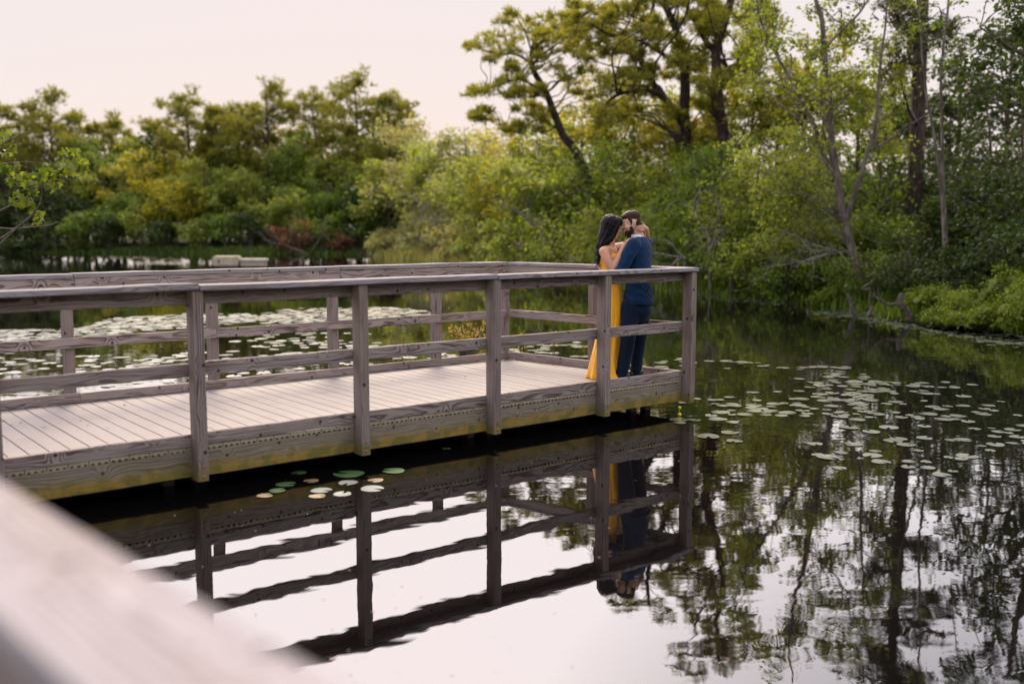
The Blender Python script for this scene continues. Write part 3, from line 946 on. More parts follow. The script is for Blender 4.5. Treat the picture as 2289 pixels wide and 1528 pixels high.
# leaning pine with tiers to the left
Y = 43
t, b = px_tree(501, Y, (1345, 560))
t.limb([(0, 0, -.3)] + pl(b, [(1325, 440), (1285, 335), (1258, 300), (1226, 219), (1189, 150), (1191, 105), (1206, 50)], Y), .24, .05, 8, 6, .02)
t.limb(pl(b, [(1215, 200), (1160, 178), (1100, 195), (1050, 206)], Y, -1), .07, .02, 5, 5, .03)
t.limb(pl(b, [(1190, 140), (1150, 122), (1100, 118), (1062, 102)], Y, 1), .07, .02, 5, 5, .03)
t.limb(pl(b, [(1250, 290), (1205, 268), (1170, 285), (1130, 290)], Y, -1.5), .05, .02, 5, 5, .03)
for u, v, r_ in ((1058, 104, .55), (1085, 97, .8), (1118, 82, .9), (1150, 90, .8), (1105, 118, .6), (1140, 110, .7), (1048, 207, .45), (1075, 200, .6), (1105, 190, .7), (1135, 178, .7), (1165, 160, .6), (1180, 70, .8), (1210, 48, .8), (1240, 62, .9), (1225, 95, .7), (1255, 110, .7),
                 (1200, 130, .6), (1235, 150, .7), (1170, 200, .6), (1150, 215, .5), (1180, 235, .6), (1215, 250, .6), (1130, 288, .55), (1165, 275, .6), (1200, 258, .6), (1090, 265, .5), (1060, 262, .5), (1150, 30, .5), (1120, 48, .5), (1270, 170, .7), (1290, 60, .8), (1310, 110, .8)):
    t.clump(W(u, v, Y + t.rg.normal(0, 1.3)) - b, r_ * .75, .5, 8, 6, .22, kind=NK, arch=.03)
box_clumps(t, b, Y, [(1090, 40, 1330, 150, 16), (1130, 150, 1330, 300, 18), (1060, 180, 1180, 300, 7)], .6, 6, 6, .22, NK, 1.5, (.22, .42), arch=.03)
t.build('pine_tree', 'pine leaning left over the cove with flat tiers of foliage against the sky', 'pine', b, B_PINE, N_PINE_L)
# gnarled pine with an arching limb
Y = 39
t, b = px_tree(502, Y, (1612, 560))
t.limb([(0, 0, -.3)] + pl(b, [(1588, 420), (1583, 381), (1545, 345), (1530, 264), (1532, 180), (1530, 134), (1515, 80), (1484, 0), (1470, -80), (1476, -170)], Y), .30, .06, 8, 6, .02)
t.limb(pl(b, [(1532, 290), (1512, 250), (1488, 225), (1462, 206), (1410, 204), (1368, 220), (1336, 255)], Y, -2), .15, .03, 6, 6, .03)
t.limb(pl(b, [(1475, 212), (1440, 150), (1432, 110), (1447, 72), (1461, 0), (1452, -80)], Y, 1), .13, .04, 6, 6, .03)
t.limb(pl(b, [(1530, 150), (1480, 118), (1420, 85), (1360, 75), (1300, 40)], Y, -1.5), .10, .025, 5, 6, .03)
box_clumps(t, b, Y, [(1260, 10, 1420, 130, 34), (1400, 40, 1580, 170, 36), (1330, 170, 1480, 290, 16), (1480, 230, 1620, 330, 12), (1390, -170, 1600, 20, 44), (1320, 120, 1440, 200, 10)], .6, 6, 6, .22, NK, 1.8, (.25, .5), arch=.03)
t.build('pine_tree', 'gnarled pine with a dark arching limb above the couple', 'pine', b, B_PINE, N_PINE_L)
Y = 37
t, b = px_tree(503, Y, (1640, 560))
t.limb([(0, 0, -.3)] + pl(b, [(1632, 430), (1619, 308), (1604, 219), (1604, 100), (1634, 0), (1650, -90), (1640, -200), (1652, -300)], Y), .26, .06, 8, 6, .02)
t.limb(pl(b, [(1606, 130), (1560, 60), (1530, 0), (1520, -60)], Y, 1), .12, .03, 6, 6, .03)
t.limb(pl(b, [(1606, 180), (1650, 140), (1690, 120), (1730, 70)], Y, -1), .09, .025, 6, 6, .03)
box_clumps(t, b, Y, [(1540, -80, 1720, 110, 42), (1560, 110, 1700, 260, 26), (1560, -330, 1730, -80, 28)], .6, 6, 6, .22, NK, 1.6, (.25, .5), arch=.03)
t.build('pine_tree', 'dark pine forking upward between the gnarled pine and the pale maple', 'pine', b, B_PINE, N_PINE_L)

# pale-barked maple leaning over the water
Y = 25.6
t, b = px_tree(504, Y, (1928, 622))
t.limb([(0.05, 0, -.4)] + pl(b, [(1923, 622), (1888, 488), (1866, 358), (1848, 199), (1838, 50), (1823, 0), (1815, -110), (1832, -230)], Y), .11, .02, 8, 6, .008)
t.limb(pl(b, [(1872, 400), (1843, 350), (1818, 279), (1775, 190), (1739, 129), (1699, 40), (1680, -60)], Y, 1), .07, .015, 6, 6, .02)
t.limb(pl(b, [(1893, 505), (1899, 470), (1913, 428), (1938, 338), (1958, 279), (1965, 174), (1978, 70), (1990, -40)], Y, -1), .07, .015, 6, 6, .02)
t.limb(pl(b, [(1938, 340), (1985, 315), (2030, 280), (2085, 250)], Y, -1), .035, .01, 5, 6, .02)
t.limb(pl(b, [(1850, 230), (1800, 215), (1740, 190), (1700, 185)], Y, .6), .03, .01, 5, 6, .02)
t.limb(pl(b, [(1868, 380), (1842, 300), (1836, 230), (1800, 140)], Y, .6), .045, .012, 5, 6, .02)
t.limb(pl(b, [(1843, 110), (1900, 50), (1940, 0), (1960, -70)], Y, .6), .04, .012, 5, 6, .02)
box_clumps(t, b, Y, [(1660, -180, 2010, 30, 40), (1650, 30, 1850, 200, 18), (1850, 30, 2030, 210, 18), (1690, 190, 1990, 290, 10)], .7, 8, 13, .125, 'leaf', 1.0, (.32, .6), back=1.0)
box_clumps(t, b, Y, [(1780, 250, 2040, 340, 7), (1640, 300, 1850, 440, 20), (1700, 420, 1860, 560, 16)], .7, 8, 14, .12, 'leaf', .8, (.4, .65), back=1.2, limb_r=.009)
for q in range(2):
    dead_branches(t, W(1885, 500, Y - .5) - b, t.rg.normal(0, .3, 3) + (.8 - .3 * q, -.3, .35), 1.5, .012, 2, t.rg, .3)
t.build('maple_tree', 'pale-barked maple with three stems leaning over the water', 'maple', b, B_GREY, L_MID)
# dead boughs hanging in front of it
t = Tree(505)
b = W(1868, 560, 24.6)
for q in range(4):
    dead_branches(t, (0, 0, 0), np.array([-.85, -.25, -.28 + .16 * q]) + t.rg.normal(0, .12, 3), 2.0 - .12 * q, .017, 2, t.rg, .16)
t.limb([W(1890, 590, 25.4) - b, W(1880, 570, 25.0) - b, (0, 0, 0)], .035, .028, 5)
t.build('dead_branch', 'pale bare boughs sweeping down to the pond below the maple', 'branch', b, B_DEAD, None, None, 'branches')

# massive straight dark trunk
Y = 29.5
t, b = px_tree(506, Y, (2038, 600))
t.limb([(0, 0, -.3)] + pl(b, [(2040, 540), (2046, 420), (2051, 280), (2058, 100), (2062, 0), (2066, -150), (2072, -300), (2068, -420)], Y), .27, .10, 9, 6, .006)
box_clumps(t, b, Y, [(2000, -60, 2130, 150, 9), (1980, -420, 2170, -60, 30)], .45, 8, 7, .22, NK, 1.2, (.45, .8), arch=.0)
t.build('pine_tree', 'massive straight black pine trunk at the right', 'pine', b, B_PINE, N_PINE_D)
# twin thin birches
Y = 22.8
t, b = px_tree(507, Y, (2116, 645))
t.limb([(-.05, 0, -.3)] + pl(b, [(2112, 600), (2105, 430), (2090, 318), (2072, 215), (2060, 100), (2050, -20)], Y), .05, .012, 6, 6, .012)
t.limb([(.05, .1, -.3)] + pl(b, [(2118, 600), (2108, 420), (2106, 300), (2105, 150), (2119, 10), (2135, -150), (2141, -320)], Y, .5), .05, .012, 6, 6, .012)
box_clumps(t, b, Y, [(2040, -330, 2200, 60, 12), (2070, 60, 2180, 240, 4)], .7, 4, 7, .10, 'leaf', .7, (.25, .45))
t.build('birch_tree', 'twin thin pale trunks right of the massive black trunk', 'birch', b, B_GREY, L_GREEN)
# oak at the right edge
Y = 21.5
t, b = px_tree(508, Y, (2420, 660))
t.limb([(0, 0, -.3)] + pl(b, [(2400, 500), (2385, 250), (2360, 50), (2350, -150)], Y), .2, .05, 8, 6, .02)
t.limb(pl(b, [(2385, 260), (2320, 150), (2250, 100), (2190, 60)], Y, -.8), .07, .015, 6, 6, .02)
t.limb(pl(b, [(2390, 380), (2330, 290), (2260, 250), (2200, 235)], Y, .5), .06, .015, 6, 6, .02)
t.limb(pl(b, [(2360, 30), (2290, -80), (2230, -130)], Y, .5), .06, .015, 6, 6, .02)
box_clumps(t, b, Y, [(2190, -10, 2330, 130, 11), (2170, 120, 2330, 250, 9), (2330, -100, 2470, 300, 12), (2190, -260, 2400, -30, 12)], .6, 9, 14, .12, 'leaf', 1.0, (.35, .6))
t.build('oak_tree', 'oak boughs with dark leaves entering at the upper right corner', 'oak', b, B_BROWN, L_DARK)

# taller open-crowned trees behind, their leaves lit from the far side
tall = [(1235, 235, 52, 2.4, L_MID, 'soft green'), (1300, 215, 50, 2.6, L_MID, 'olive'), (1355, 120, 47, 2.8, L_YEL, 'golden-green'), (1420, 175, 46, 2.6, L_MID, 'olive'), (1500, 190, 44, 2.4, L_YEL, 'golden-green'), (1575, 120, 43, 2.6, L_MID, 'olive'), (1672, 60, 38, 2.4, L_YEL, 'golden-green'), (1735, 140, 37, 2.2, L_MID, 'green'),
        (1790, 40, 36, 2.2, L_YEL, 'golden-green'), (1900, 120, 35, 2.2, L_MID, 'green'), (1985, 130, 34, 2.2, L_GREEN, 'deep green'), (2125, 60, 33, 2.0, L_DARK, 'dark'), (2235, 10, 31, 2.2, L_DARK, 'dark')]
for i, (u, v, Y, rx, m, cn) in enumerate(tall):
    b = base_of(u, Y); H = height_to(u, v, Y, b)
    t = broadleaf(520 + i, H, rx, H * .38, n=60, leaf=.06 + .0026 * Y, subs=7, per=8, clump=rx * .2, droop=.4, tr=.12)
    t.build('open_crowned_tree', '%s open-crowned tall tree above the right bank, %s from the leaning pine' % (cn, ORD[i]), 'tree', b, B_BROWN, m, 'tall open trees on the right bank')

# leafy understorey of the right bank
und = [(1625, 270, 33.5, 2.0, L_GREEN, 'bright green'), (1690, 330, 30.5, 1.9, L_MID, 'bright green'), (1765, 300, 32, 2.1, L_GREEN, 'green'), (1800, 480, 28.2, 1.3, L_MID, 'pale green'), (1960, 320, 31, 2.2, L_GREEN, 'deep green'),
       (1985, 470, 27.5, 1.5, L_GREEN, 'deep green'), (2110, 235, 32, 2.4, L_DARK, 'dark green'), (2190, 215, 29, 2.2, L_DARK, 'dark green'), (2180, 360, 25, 1.6, L_DARK, 'dark green'), (2265, 190, 27, 2.2, L_DARK, 'dark green'), (2290, 330, 23, 1.5, L_DARK, 'dark green')]
for i, (u, v, Y, rx, m, cn) in enumerate(und):
    b = base_of(u, Y); H = height_to(u, v, Y, b)
    t = broadleaf(540 + i, H, rx, .3, n=30, leaf=.125, subs=10, per=17, clump=rx * .36, droop=.5)
    t.build('understorey_tree', '%s low leafy tree right of the deck, %s from the corner post' % (cn, ORD[i]), 'tree', b, B_BROWN, m, 'low trees on the right bank')
shr = [(1640, 525, 29.6, 1.3, L_GREEN), (1710, 520, 28.5, 1.3, L_MID), (1770, 540, 27.6, 1.1, L_GREEN), (1850, 560, 26.8, .9, L_GREEN), (1965, 545, 25.0, 1.2, L_GREEN), (2040, 540, 23.6, 1.1, L_DARK), (2170, 530, 22.0, 1.1, L_DARK), (2250, 500, 21.2, 1.1, L_DARK), (2100, 480, 24.6, 1.1, L_DARK), (2330, 480, 20.4, 1.1, L_DARK)]
shr.sort()
for i, (u, v, Y, rx, m) in enumerate(shr):
    b = base_of(u, Y); b[2] = max(b[2], .03); H = height_to(u, v, Y, b)
    t = shrub(570 + i, H, rx, n=16, leaf=.105, subs=9, per=15, clump=.45, droop=.6)
    t.build('waterside_bush', 'bush drooping to the dark water under the right-hand trees, %s from the deck' % ORD[i], 'bush', b, B_BROWN, m, 'bushes under the right-hand trees', 'stem', 'foliage')

# ferns on the near right bank
def fern(seed, H, Rr, n=26):
    t = Tree(seed); rg = t.rg
    for i in range(n):
        a = rg.uniform(0, 6.28); out = Rr * rg.uniform(.4, 1.0); h = H * rg.uniform(.7, 1.1)
        o0 = np.array([rg.normal(0, Rr * .3), rg.normal(0, Rr * .3), -.05])
        P = curve([o0, o0 + (math.cos(a) * out * .4, math.sin(a) * out * .4, h * .8), o0 + (math.cos(a) * out * .8, math.sin(a) * out * .8, h), o0 + (math.cos(a) * out * 1.15, math.sin(a) * out * 1.15, h * .72)], 6)
        t.wood.tube(P, np.linspace(.006, .002, len(P)), 3)
        m = 34
        k_ = np.linspace(.25, 1, m); ix = k_ * (len(P) - 1)
        C = np.stack([np.interp(ix, np.arange(len(P)), P[:, q]) for q in range(3)], 1)
        tang = unit(np.gradient(C, axis=0))
        sd = unit(np.cross(tang, [0, 0, 1.0]))
        sg = np.where(np.arange(m) % 2, 1, -1)[:, None]
        l = (.13 * np.sin(np.clip(1.05 - k_, 0, 1) * 2.2 + .25))[:, None]
        tip = C + sd * sg * l + tang * l * .35 - np.array([0, 0, .02])
        wv = tang * .017
        V = np.stack([C - wv, C + wv, tip + wv * .3, tip - wv * .3], 1).reshape(-1, 3)
        t.add(V, np.arange(m * 4).reshape(-1, 4))
    return t
fl = [(2078, 668, 21.8, .5), (2128, 660, 21.4, .78), (2160, 688, 20.2, .6), (2212, 682, 20.0, .95), (2268, 672, 19.8, 1.25), (2200, 700, 19.5, .55), (2246, 706, 19.2, .8), (2306, 690, 18.8, 1.15), (1880, 650, 25.8, .6)]
fl.sort()
for i, (u, v, Y, H) in enumerate(fl):
    b = W(u, 700, Y); b[2] = max(gz_at(b[0], b[1]), .02)
    t = fern(600 + i, H * .62, .55, 16)
    for p in in_ell(t.rg, 22, (0, 0, H * .40), (.85, .6, H * .42), .2): t.clump(p, .22, .8, 8, 14, .07, droop=.5, twig=False, aspect=.45)
    t.build('fern', ('small fern clump at the foot of the pale maple' if i == 0 else 'bright green fern clump on the right bank, %s from the dead stump' % ORD[i - 1]), 'fern', b, B_BROWN, L_FERN, 'ferns on the right bank', 'stalk', 'fronds')

# dead stumps in the shallows
def snag(lab, lines, Y):
    t = Tree(sum(map(ord, lab)) % 999)
    b = W(lines[0][0][0], lines[0][0][1], Y); b[2] = 0
    for pts, r0, r1 in lines[0:]:
        t.limb(pl(b, pts, Y), r0, r1, 7, 5, .006)
    t.build('dead_stump', lab, 'stump', b, B_DARK if Y > 21.5 else B_DEAD, None, None, 'wood')
def sn(lab, Y, *lines):
    t = Tree(len(lab) + int(Y * 10))
    b = W(lines[0][0][0][0], lines[0][0][0][1], Y); b[2] = 0
    for pts, r0, r1 in lines:
        P = pl(b, pts, Y)
        if pts is lines[0][0]: P = [P[0] + np.array([.03, 0, -.35])] + P
        t.limb(P, r0, r1, 7, 5, .005)
    t.build('dead_stump', lab, 'stump', b, B_DARK, None, None, 'wood')
sn('leaning broken stump standing in the water, leftmost of the tall stumps', 22.7, ([(1912, 708), (1906, 690), (1899, 668), (1894, 655)], .055, .04), ([(1906, 685), (1912, 672), (1916, 666)], .012, .006))
sn('short stump with a split top between the two taller stumps', 22.4, ([(1938, 712), (1943, 700), (1950, 688), (1952, 684)], .06, .02), ([(1943, 700), (1944, 675), (1945, 650), (1943, 640)], .012, .008), ([(1945, 645), (1925, 645), (1945, 632), (1953, 622)], .02, .01))
sn('forked grey driftwood stump with a long side arm near the ferns', 21.3, ([(2042, 726), (2030, 700), (2014, 678), (2013, 665), (2016, 654)], .085, .045), ([(2016, 680), (2005, 679), (1985, 680), (1970, 672), (1958, 664), (1950, 656)], .045, .012), ([(1968, 671), (1964, 655), (1962, 640)], .012, .005), ([(1962, 667), (1952, 662), (1942, 668)], .012, .005), ([(1972, 672), (1970, 660), (1975, 652)], .01, .004))
sn('thin dead stick rising from the water left of the stumps', 23.6, ([(1805, 703), (1806, 690), (1804, 684)], .02, .012))
sn('tiny stick stub in the water beside the forked stump', 21.9, ([(1976, 722), (1977, 712)], .016, .012))

# small shrub behind the deck, seen through the railing, with a few bare twigs
Y = 13.9
def berry(seed, lab, u, vtop, wpx, n, cat='shrub'):
    t = Tree(seed); rg = t.rg
    b = W(u, 800, Y); b[2] = 0
    top = W(u, vtop, Y)[2]; wr = wpx / 2224 * Y / 2
    for i in range(n):
        e = np.array([rg.uniform(-wr, wr), rg.uniform(-.25, .25), top * rg.uniform(.65, 1.0)])
        P = t.limb([(e[0] * .3, e[1] * .3, -.3), (e[0] * .5, e[1] * .5, e[2] * .5), e], .008, .004, 4, 5, .012)
        k_ = rg.integers(8, 16)
        ix = rg.uniform(.55, 1, k_) * (len(P) - 1)
        C = np.stack([np.interp(ix, np.arange(len(P)), P[:, q]) for q in range(3)], 1)
        t.add(*leaf_quads(C + rg.normal(0, .012, C.shape), .05, rg, aspect=.5, droop=-.4))
    t.build('berry_shrub', lab, cat, b, B_BROWN, L_BERRY, None, 'stems', 'leaves')
berry(701, 'small yellow-leaved shrub growing from the water behind the far railing', 1046, 716, 84, 34)
berry(702, 'thin shrub with few yellow leaves behind the end railing', 1172, 742, 40, 6)
berry(703, 'single upright sprig with orange leaves behind the end railing', 1238, 720, 16, 2, 'sprig')

# maple sapling at the left edge
def maple_leaf_mesh(P, D, N, size):
    """five-lobed leaves"""
    shp = np.array([(0, 0), (.30, -.06), (.42, .18), (.27, .26), (.62, .52), (.24, .52), (.16, .66), (0, 1.0), (-.16, .66), (-.24, .52), (-.62, .52), (-.27, .26), (-.42, .18), (-.30, -.06)])
    S = unit(np.cross(D, N)); N = unit(np.cross(S, D))
    V = P[:, None, :] + size[:, None, None] * (shp[None, :, 0:1] * S[:, None, :] + shp[None, :, 1:2] * D[:, None, :] - (np.abs(shp[None, :, 0:1]) * .35 + shp[None, :, 1:2] ** 2 * .12) * N[:, None, :])
    n = len(P); k_ = len(shp)
    base = np.arange(n)[:, None] * k_
    F = np.vstack([np.stack([base[:, 0], base[:, 0] + i, base[:, 0] + i + 1], 1) for i in range(1, k_ - 1)])
    return V.reshape(-1, 3), F
Y = 10.8
t = Tree(711); rg = t.rg
b = W(-75, 640, Y); b[2] = 0
stems = [[(-62, 640), (-20, 485), (0, 472), (50, 447), (85, 425), (120, 404), (160, 400), (207, 382)], [(-60, 640), (-15, 560), (0, 545), (35, 512), (70, 482), (90, 450), (95, 405)], [(-58, 640), (-20, 522), (35, 511), (100, 505), (132, 494)],
         [(-62, 640), (-30, 560), (20, 520), (60, 490), (85, 462), (98, 450)], [(-70, 640), (-40, 400), (0, 370), (40, 362), (80, 364)], [(-70, 640), (-45, 380), (0, 326), (40, 305), (70, 292)], [(85, 425), (110, 400), (125, 390), (150, 370)], [(60, 440), (70, 470), (85, 490)]]
for i, s in enumerate(stems):
    P = pl(b, s, Y, rg.uniform(-.3, .3))
    if i < 6: P = [np.array([P[0][0] + .02 * i, P[0][1] + .03 * i, -.3])] + P
    t.limb(P, .014 if i < 6 else .007, .003, 5, 6, .004)
LP_ = [(20, 352), (8, 300), (12, 320), (6, 345), (14, 385), (25, 335), (95, 385), (45, 398), (62, 400), (78, 395), (92, 398), (110, 388), (125, 385), (138, 384), (152, 378), (165, 372), (175, 362), (186, 366), (140, 345), (170, 347), (190, 372), (35, 410), (48, 414), (60, 424), (70, 430), (55, 448), (30, 455), (42, 440), (25, 405), (85, 478), (74, 468), (92, 492), (84, 498), (118, 418), (128, 412), (105, 410), (20, 380), (10, 372), (36, 376), (64, 412), (80, 415), (145, 390), (155, 385), (60, 455), (66, 460)]
P = np.array([W(u + rg.normal(0, 6), v - 8 + rg.normal(0, 5), Y + rg.normal(0, .12)) - b for u, v in LP_ for _ in range(6)])
n = len(P)
az = rg.uniform(0, 6.28, n)
D = unit(np.stack([np.cos(az) * .55, np.sin(az) * .55, np.full(n, -.75)], 1) + rg.normal(0, .2, (n, 3)))
N = unit(np.stack([np.cos(az) * .8, np.sin(az) * .8, np.full(n, .7)], 1))
V, F = maple_leaf_mesh(P, D, N, rg.uniform(.05, .095, n))
e = empty('maple_sapling', tuple(b)); tag(e, 'young maple sapling with fresh drooping leaves at the left edge', 'sapling')
obj('stems', t.wood.mesh('stems', B_GREY), e); obj('leaves', mesh_np('leaves', V, F, [L_TWIG]), e)

# ------------------------------------------------------------------ uncountable growth: woods behind, grass, floating weed
def merge_wood(name, label, items, leafm):
    LV = []; LF = []; n = 0; w_ = Wood()
    for t, b in items:
        for V, F in zip(t.LV, t.LF):
            pass
        V = np.vstack(t.LV) + b; F = np.vstack(t.LF)
        LV.append(V); LF.append(F + n); n += len(V)
        for V2, F2 in zip(t.wood.V, t.wood.F):
            w_.V.append(V2 + b); w_.F.append(F2 - 0 + 0)
        off = w_.n
        w_.F[-len(t.wood.F):] = [f + off for f in t.wood.F]; w_.n += t.wood.n
    V = np.vstack(LV + w_.V); F = np.vstack(LF + [f + n for f in w_.F])
    mi = np.concatenate([np.zeros(sum(len(f) for f in LF)), np.ones(sum(len(f) for f in w_.F))])
    o = obj(name, mesh_np(name, V, F, [leafm, B_BROWN], False, mi))
    return tag(o, label, 'woods', kind='stuff')
rg = np.random.default_rng(77)
items = []
for i in range(34):
    u = -60 + i * 29 + rg.normal(0, 8); Y = rg.uniform(93, 112)
    b = base_of(u, Y); H = max(4.0, height_to(u, rg.uniform(275, 350), Y, b))
    items.append((broadleaf(800 + i, H, 3.4, H * .05, n=22, leaf=.5, subs=9, per=9, clump=1.5), b))
for i in range(30):      # the bank goes on out of view to the left
    u = -90 - i * 34 + rg.normal(0, 9); Y = rg.uniform(90, 106)
    b = base_of(u, Y); H = rg.uniform(8, 13)
    items.append((broadleaf(1000 + i, H, 3.6, H * .05, n=20, leaf=.55, subs=9, per=9, clump=1.6), b))
merge_wood('woods', 'dense dark woods behind the pines of the far bank', items, L_DARK)  # dark leaf colour stands in for the shade inside the woods
items = []
for i in range(30):  # unseen trees added to cut the low sky light from behind
    x = -58 + i * 4 + rg.normal(0, 1.2); y = float(np.interp(x, SOUTH[:, 0], SOUTH[:, 1])) - rg.uniform(4, 12)
    if abs(x - 1) < 3: continue
    b = np.array([x, y, gz_at(x, y)]); H = rg.uniform(8, 12)
    items.append((broadleaf(950 + i, H, 3.4, H * .05, n=20, leaf=.6, subs=8, per=7, clump=1.6), b))
merge_wood('woods', 'unseen dark woods added behind the viewer to block low sky light', items, L_DARK)
items = []
for i in range(46):
    u = 880 + i * 33 + rg.normal(0, 10)
    f = min(1.0, max(0.0, (u - 880) / 1500))
    Y0 = 80 * (1 - f) ** 1.3 + 31 * (1 - (1 - f) ** 1.3)
    Y = Y0 + rg.uniform(3, 14)
    b = base_of(u, Y); H = max(3.0, height_to(u, rg.uniform(345, 420), Y, b))
    items.append((broadleaf(860 + i, H, 2.6, H * .04, n=17, leaf=.1 + .004 * Y, subs=9, per=11, clump=1.2), b))
merge_wood('woods', 'dense green woods filling the right bank behind the nearer trees', items, L_DARK)  # leaves coloured dark to give the deep forest shadow between nearer trees

def grass(name, label, pts, h, n, mat, wd=.05, spread=.6):
    pts = np.asarray(pts, float)
    seg = np.linalg.norm(np.diff(pts, axis=0), axis=1); cum = np.concatenate([[0], np.cumsum(seg)])
    rg = np.random.default_rng(n)
    s = rg.uniform(0, cum[-1], n)
    P = np.stack([np.interp(s, cum, pts[:, 0]), np.interp(s, cum, pts[:, 1])], 1) + rg.normal(0, spread, (n, 2))
    hh = h * rg.uniform(.5, 1.2, n) * (.7 + .5 * np.sin(s * 1.1) ** 2)
    z = np.maximum(ground_h(shore_dist(P[:, :1], P[:, 1:])).ravel(), -.05)
    B = np.column_stack([P, z - .03])
    a = rg.uniform(0, 6.28, n); tip = B + np.column_stack([np.cos(a) * hh * .45, np.sin(a) * hh * .45, hh])
    sd = np.column_stack([-np.sin(a), np.cos(a), np.zeros(n)]) * wd
    md = (B * .45 + tip * .55) + np.column_stack([np.zeros(n), np.zeros(n), hh * .12])
    V = np.stack([B - sd * .5, B + sd * .5, md + sd * .4, tip, md - sd * .4], 1).reshape(-1, 3)
    F = np.arange(n * 5).reshape(-1, 5)
    return tag(obj(name, mesh_np(name, V, F, [mat])), label, 'grass', kind='stuff')
grass('grass', 'bright green grass strip along the far waterline', [(-58, 83.4), (-31, 81.7), (-20, 79.2), (-12, 77.6)], .38, 5000, L_GRASS, .10, .4)
grass('grass', 'pale reeds and grass round the cove waterline', [(-9.5, 75.5), (-8.2, 71), (-5.4, 64), (-2.3, 56), (1.4, 42.2)], .6, 9000, L_PALE, .08, .5)
grass('grass', 'green waterside grass along the right bank', [(1.5, 42), (4.6, 33.2), (8.1, 27.4), (9.0, 24.2), (9.0, 21.4), (10, 19)], .35, 6000, L_GREEN, .03, .3)

def weed():
    rg = np.random.default_rng(9)
    V = []; F = []
    lines = [[(1560, 657), (1700, 668), (1810, 672)], [(1860, 697), (1960, 703), (2060, 716)], [(1990, 712), (2100, 730), (2289, 748)], [(2060, 726), (2180, 748), (2330, 765)]]
    for ln_, nn in zip(lines, (500, 600, 1100, 900)):
        ln_ = np.array(ln_, float)
        for _ in range(nn):
            q = rg.uniform(0, len(ln_) - 1); i = int(q); f = q - i
            u, v = ln_[i] * (1 - f) + ln_[i + 1] * f
            c = WZ(u + rg.normal(0, 26), v + rg.normal(0, 5.0))
            l = rg.uniform(.02, .07); a = rg.uniform(0, 6.28)
            b = len(V)
            for k_ in range(5):
                V.append((c[0] + l * 1.6 * math.cos(a + k_ * 1.256), c[1] + l * math.sin(a + k_ * 1.256), .004))
            F.append(tuple(range(b, b + 5)))
    return mesh_np('floating_weed', V, F, [WEED])
WEED = pad_mat('weed', (0.10, 0.14, 0.07), (0.16, 0.19, 0.10), .55)
tag(obj('floating_weed', weed()), 'thin floating weed streaks by the right bank', 'pond weed', kind='stuff')

def debris():
    rg = np.random.default_rng(12)
    V = []; F = []
    for _ in range(200):
        c = WZ(rg.uniform(300, 2280), 960 + 560 * rg.uniform() ** 1.6)
        if -10.3 < (c[:2] - DO) @ dd < .2 and -.05 < (c[:2] - DO) @ dn < 2.6: continue
        l = rg.uniform(.002, .007); a = rg.uniform(0, 6.28); b = len(V)
        for k_ in range(4):
            V.append((c[0] + l * (1.8 if k_ % 2 else .7) * math.cos(a + k_ * 1.571), c[1] + l * (1.8 if k_ % 2 else .7) * math.sin(a + k_ * 1.571), .003))
        F.append(tuple(range(b, b + 4)))
    return mesh_np('floating_specks', V, F, [LITTER])
tag(obj('floating_specks', debris()), 'tiny floating seeds and bits of leaf on the water', 'debris', kind='stuff')

# ------------------------------------------------------------------ lily pads
def pad_mesh(seed, mat, stuff=False):
    rg = np.random.default_rng(seed)
    n = 22
    notch = 0.30
    a = np.linspace(notch, 2 * math.pi - notch, n)
    r = 1 + 0.04 * np.sin(a * 3 + rg.uniform(0, 6)) + rg.normal(0, .012, n)
    z = 0.016 + 0.03 * np.maximum(0, np.sin(a * 2 + rg.uniform(0, 6))) * rg.uniform(.2, 1)
    V = [(0.08, 0, .012)] + [(math.cos(q) * k, math.sin(q) * k, zz) for q, k, zz in zip(a, r, z)]
    V += [(math.cos(q) * k * .6, math.sin(q) * k * .6, .018) for q, k in zip(a, r)]
    F = []
    for i in range(n - 1):
        F.append((0, n + 1 + i, n + 2 + i)); F.append((n + 1 + i, 1 + i, 2 + i, n + 2 + i))
    return mesh_np('lily_pad', V, F, [mat], True)
PM = [pad_mesh(i, PAD) for i in range(5)]
PMG = [pad_mesh(20 + i, PAD_G) for i in range(2)]; PMW = [pad_mesh(30 + i, PAD_W) for i in range(2)]; PMB = [pad_mesh(40 + i, PAD_B) for i in range(2)]
rgp = np.random.default_rng(21)
taken = []
def far_enough(x, y, r, ov=0.72):
    for (a, b, c) in taken:
        if (a - x) ** 2 + (b - y) ** 2 < ((c + r) * ov) ** 2: return False
    return True
def near_deck(x, y):
    q = np.array([x, y]) - DO
    s, t = q @ dd, q @ dn
    return -10.3 < s < 0.35 - 0.16 * t and -0.30 < t < 2.9
def inpoly(u, v, poly):
    ins = False
    for (a, b), (c, d) in zip(poly, poly[1:] + poly[:1]):
        if (b > v) != (d > v) and u < (c - a) * (v - b) / (d - b) + a: ins = not ins
    return ins
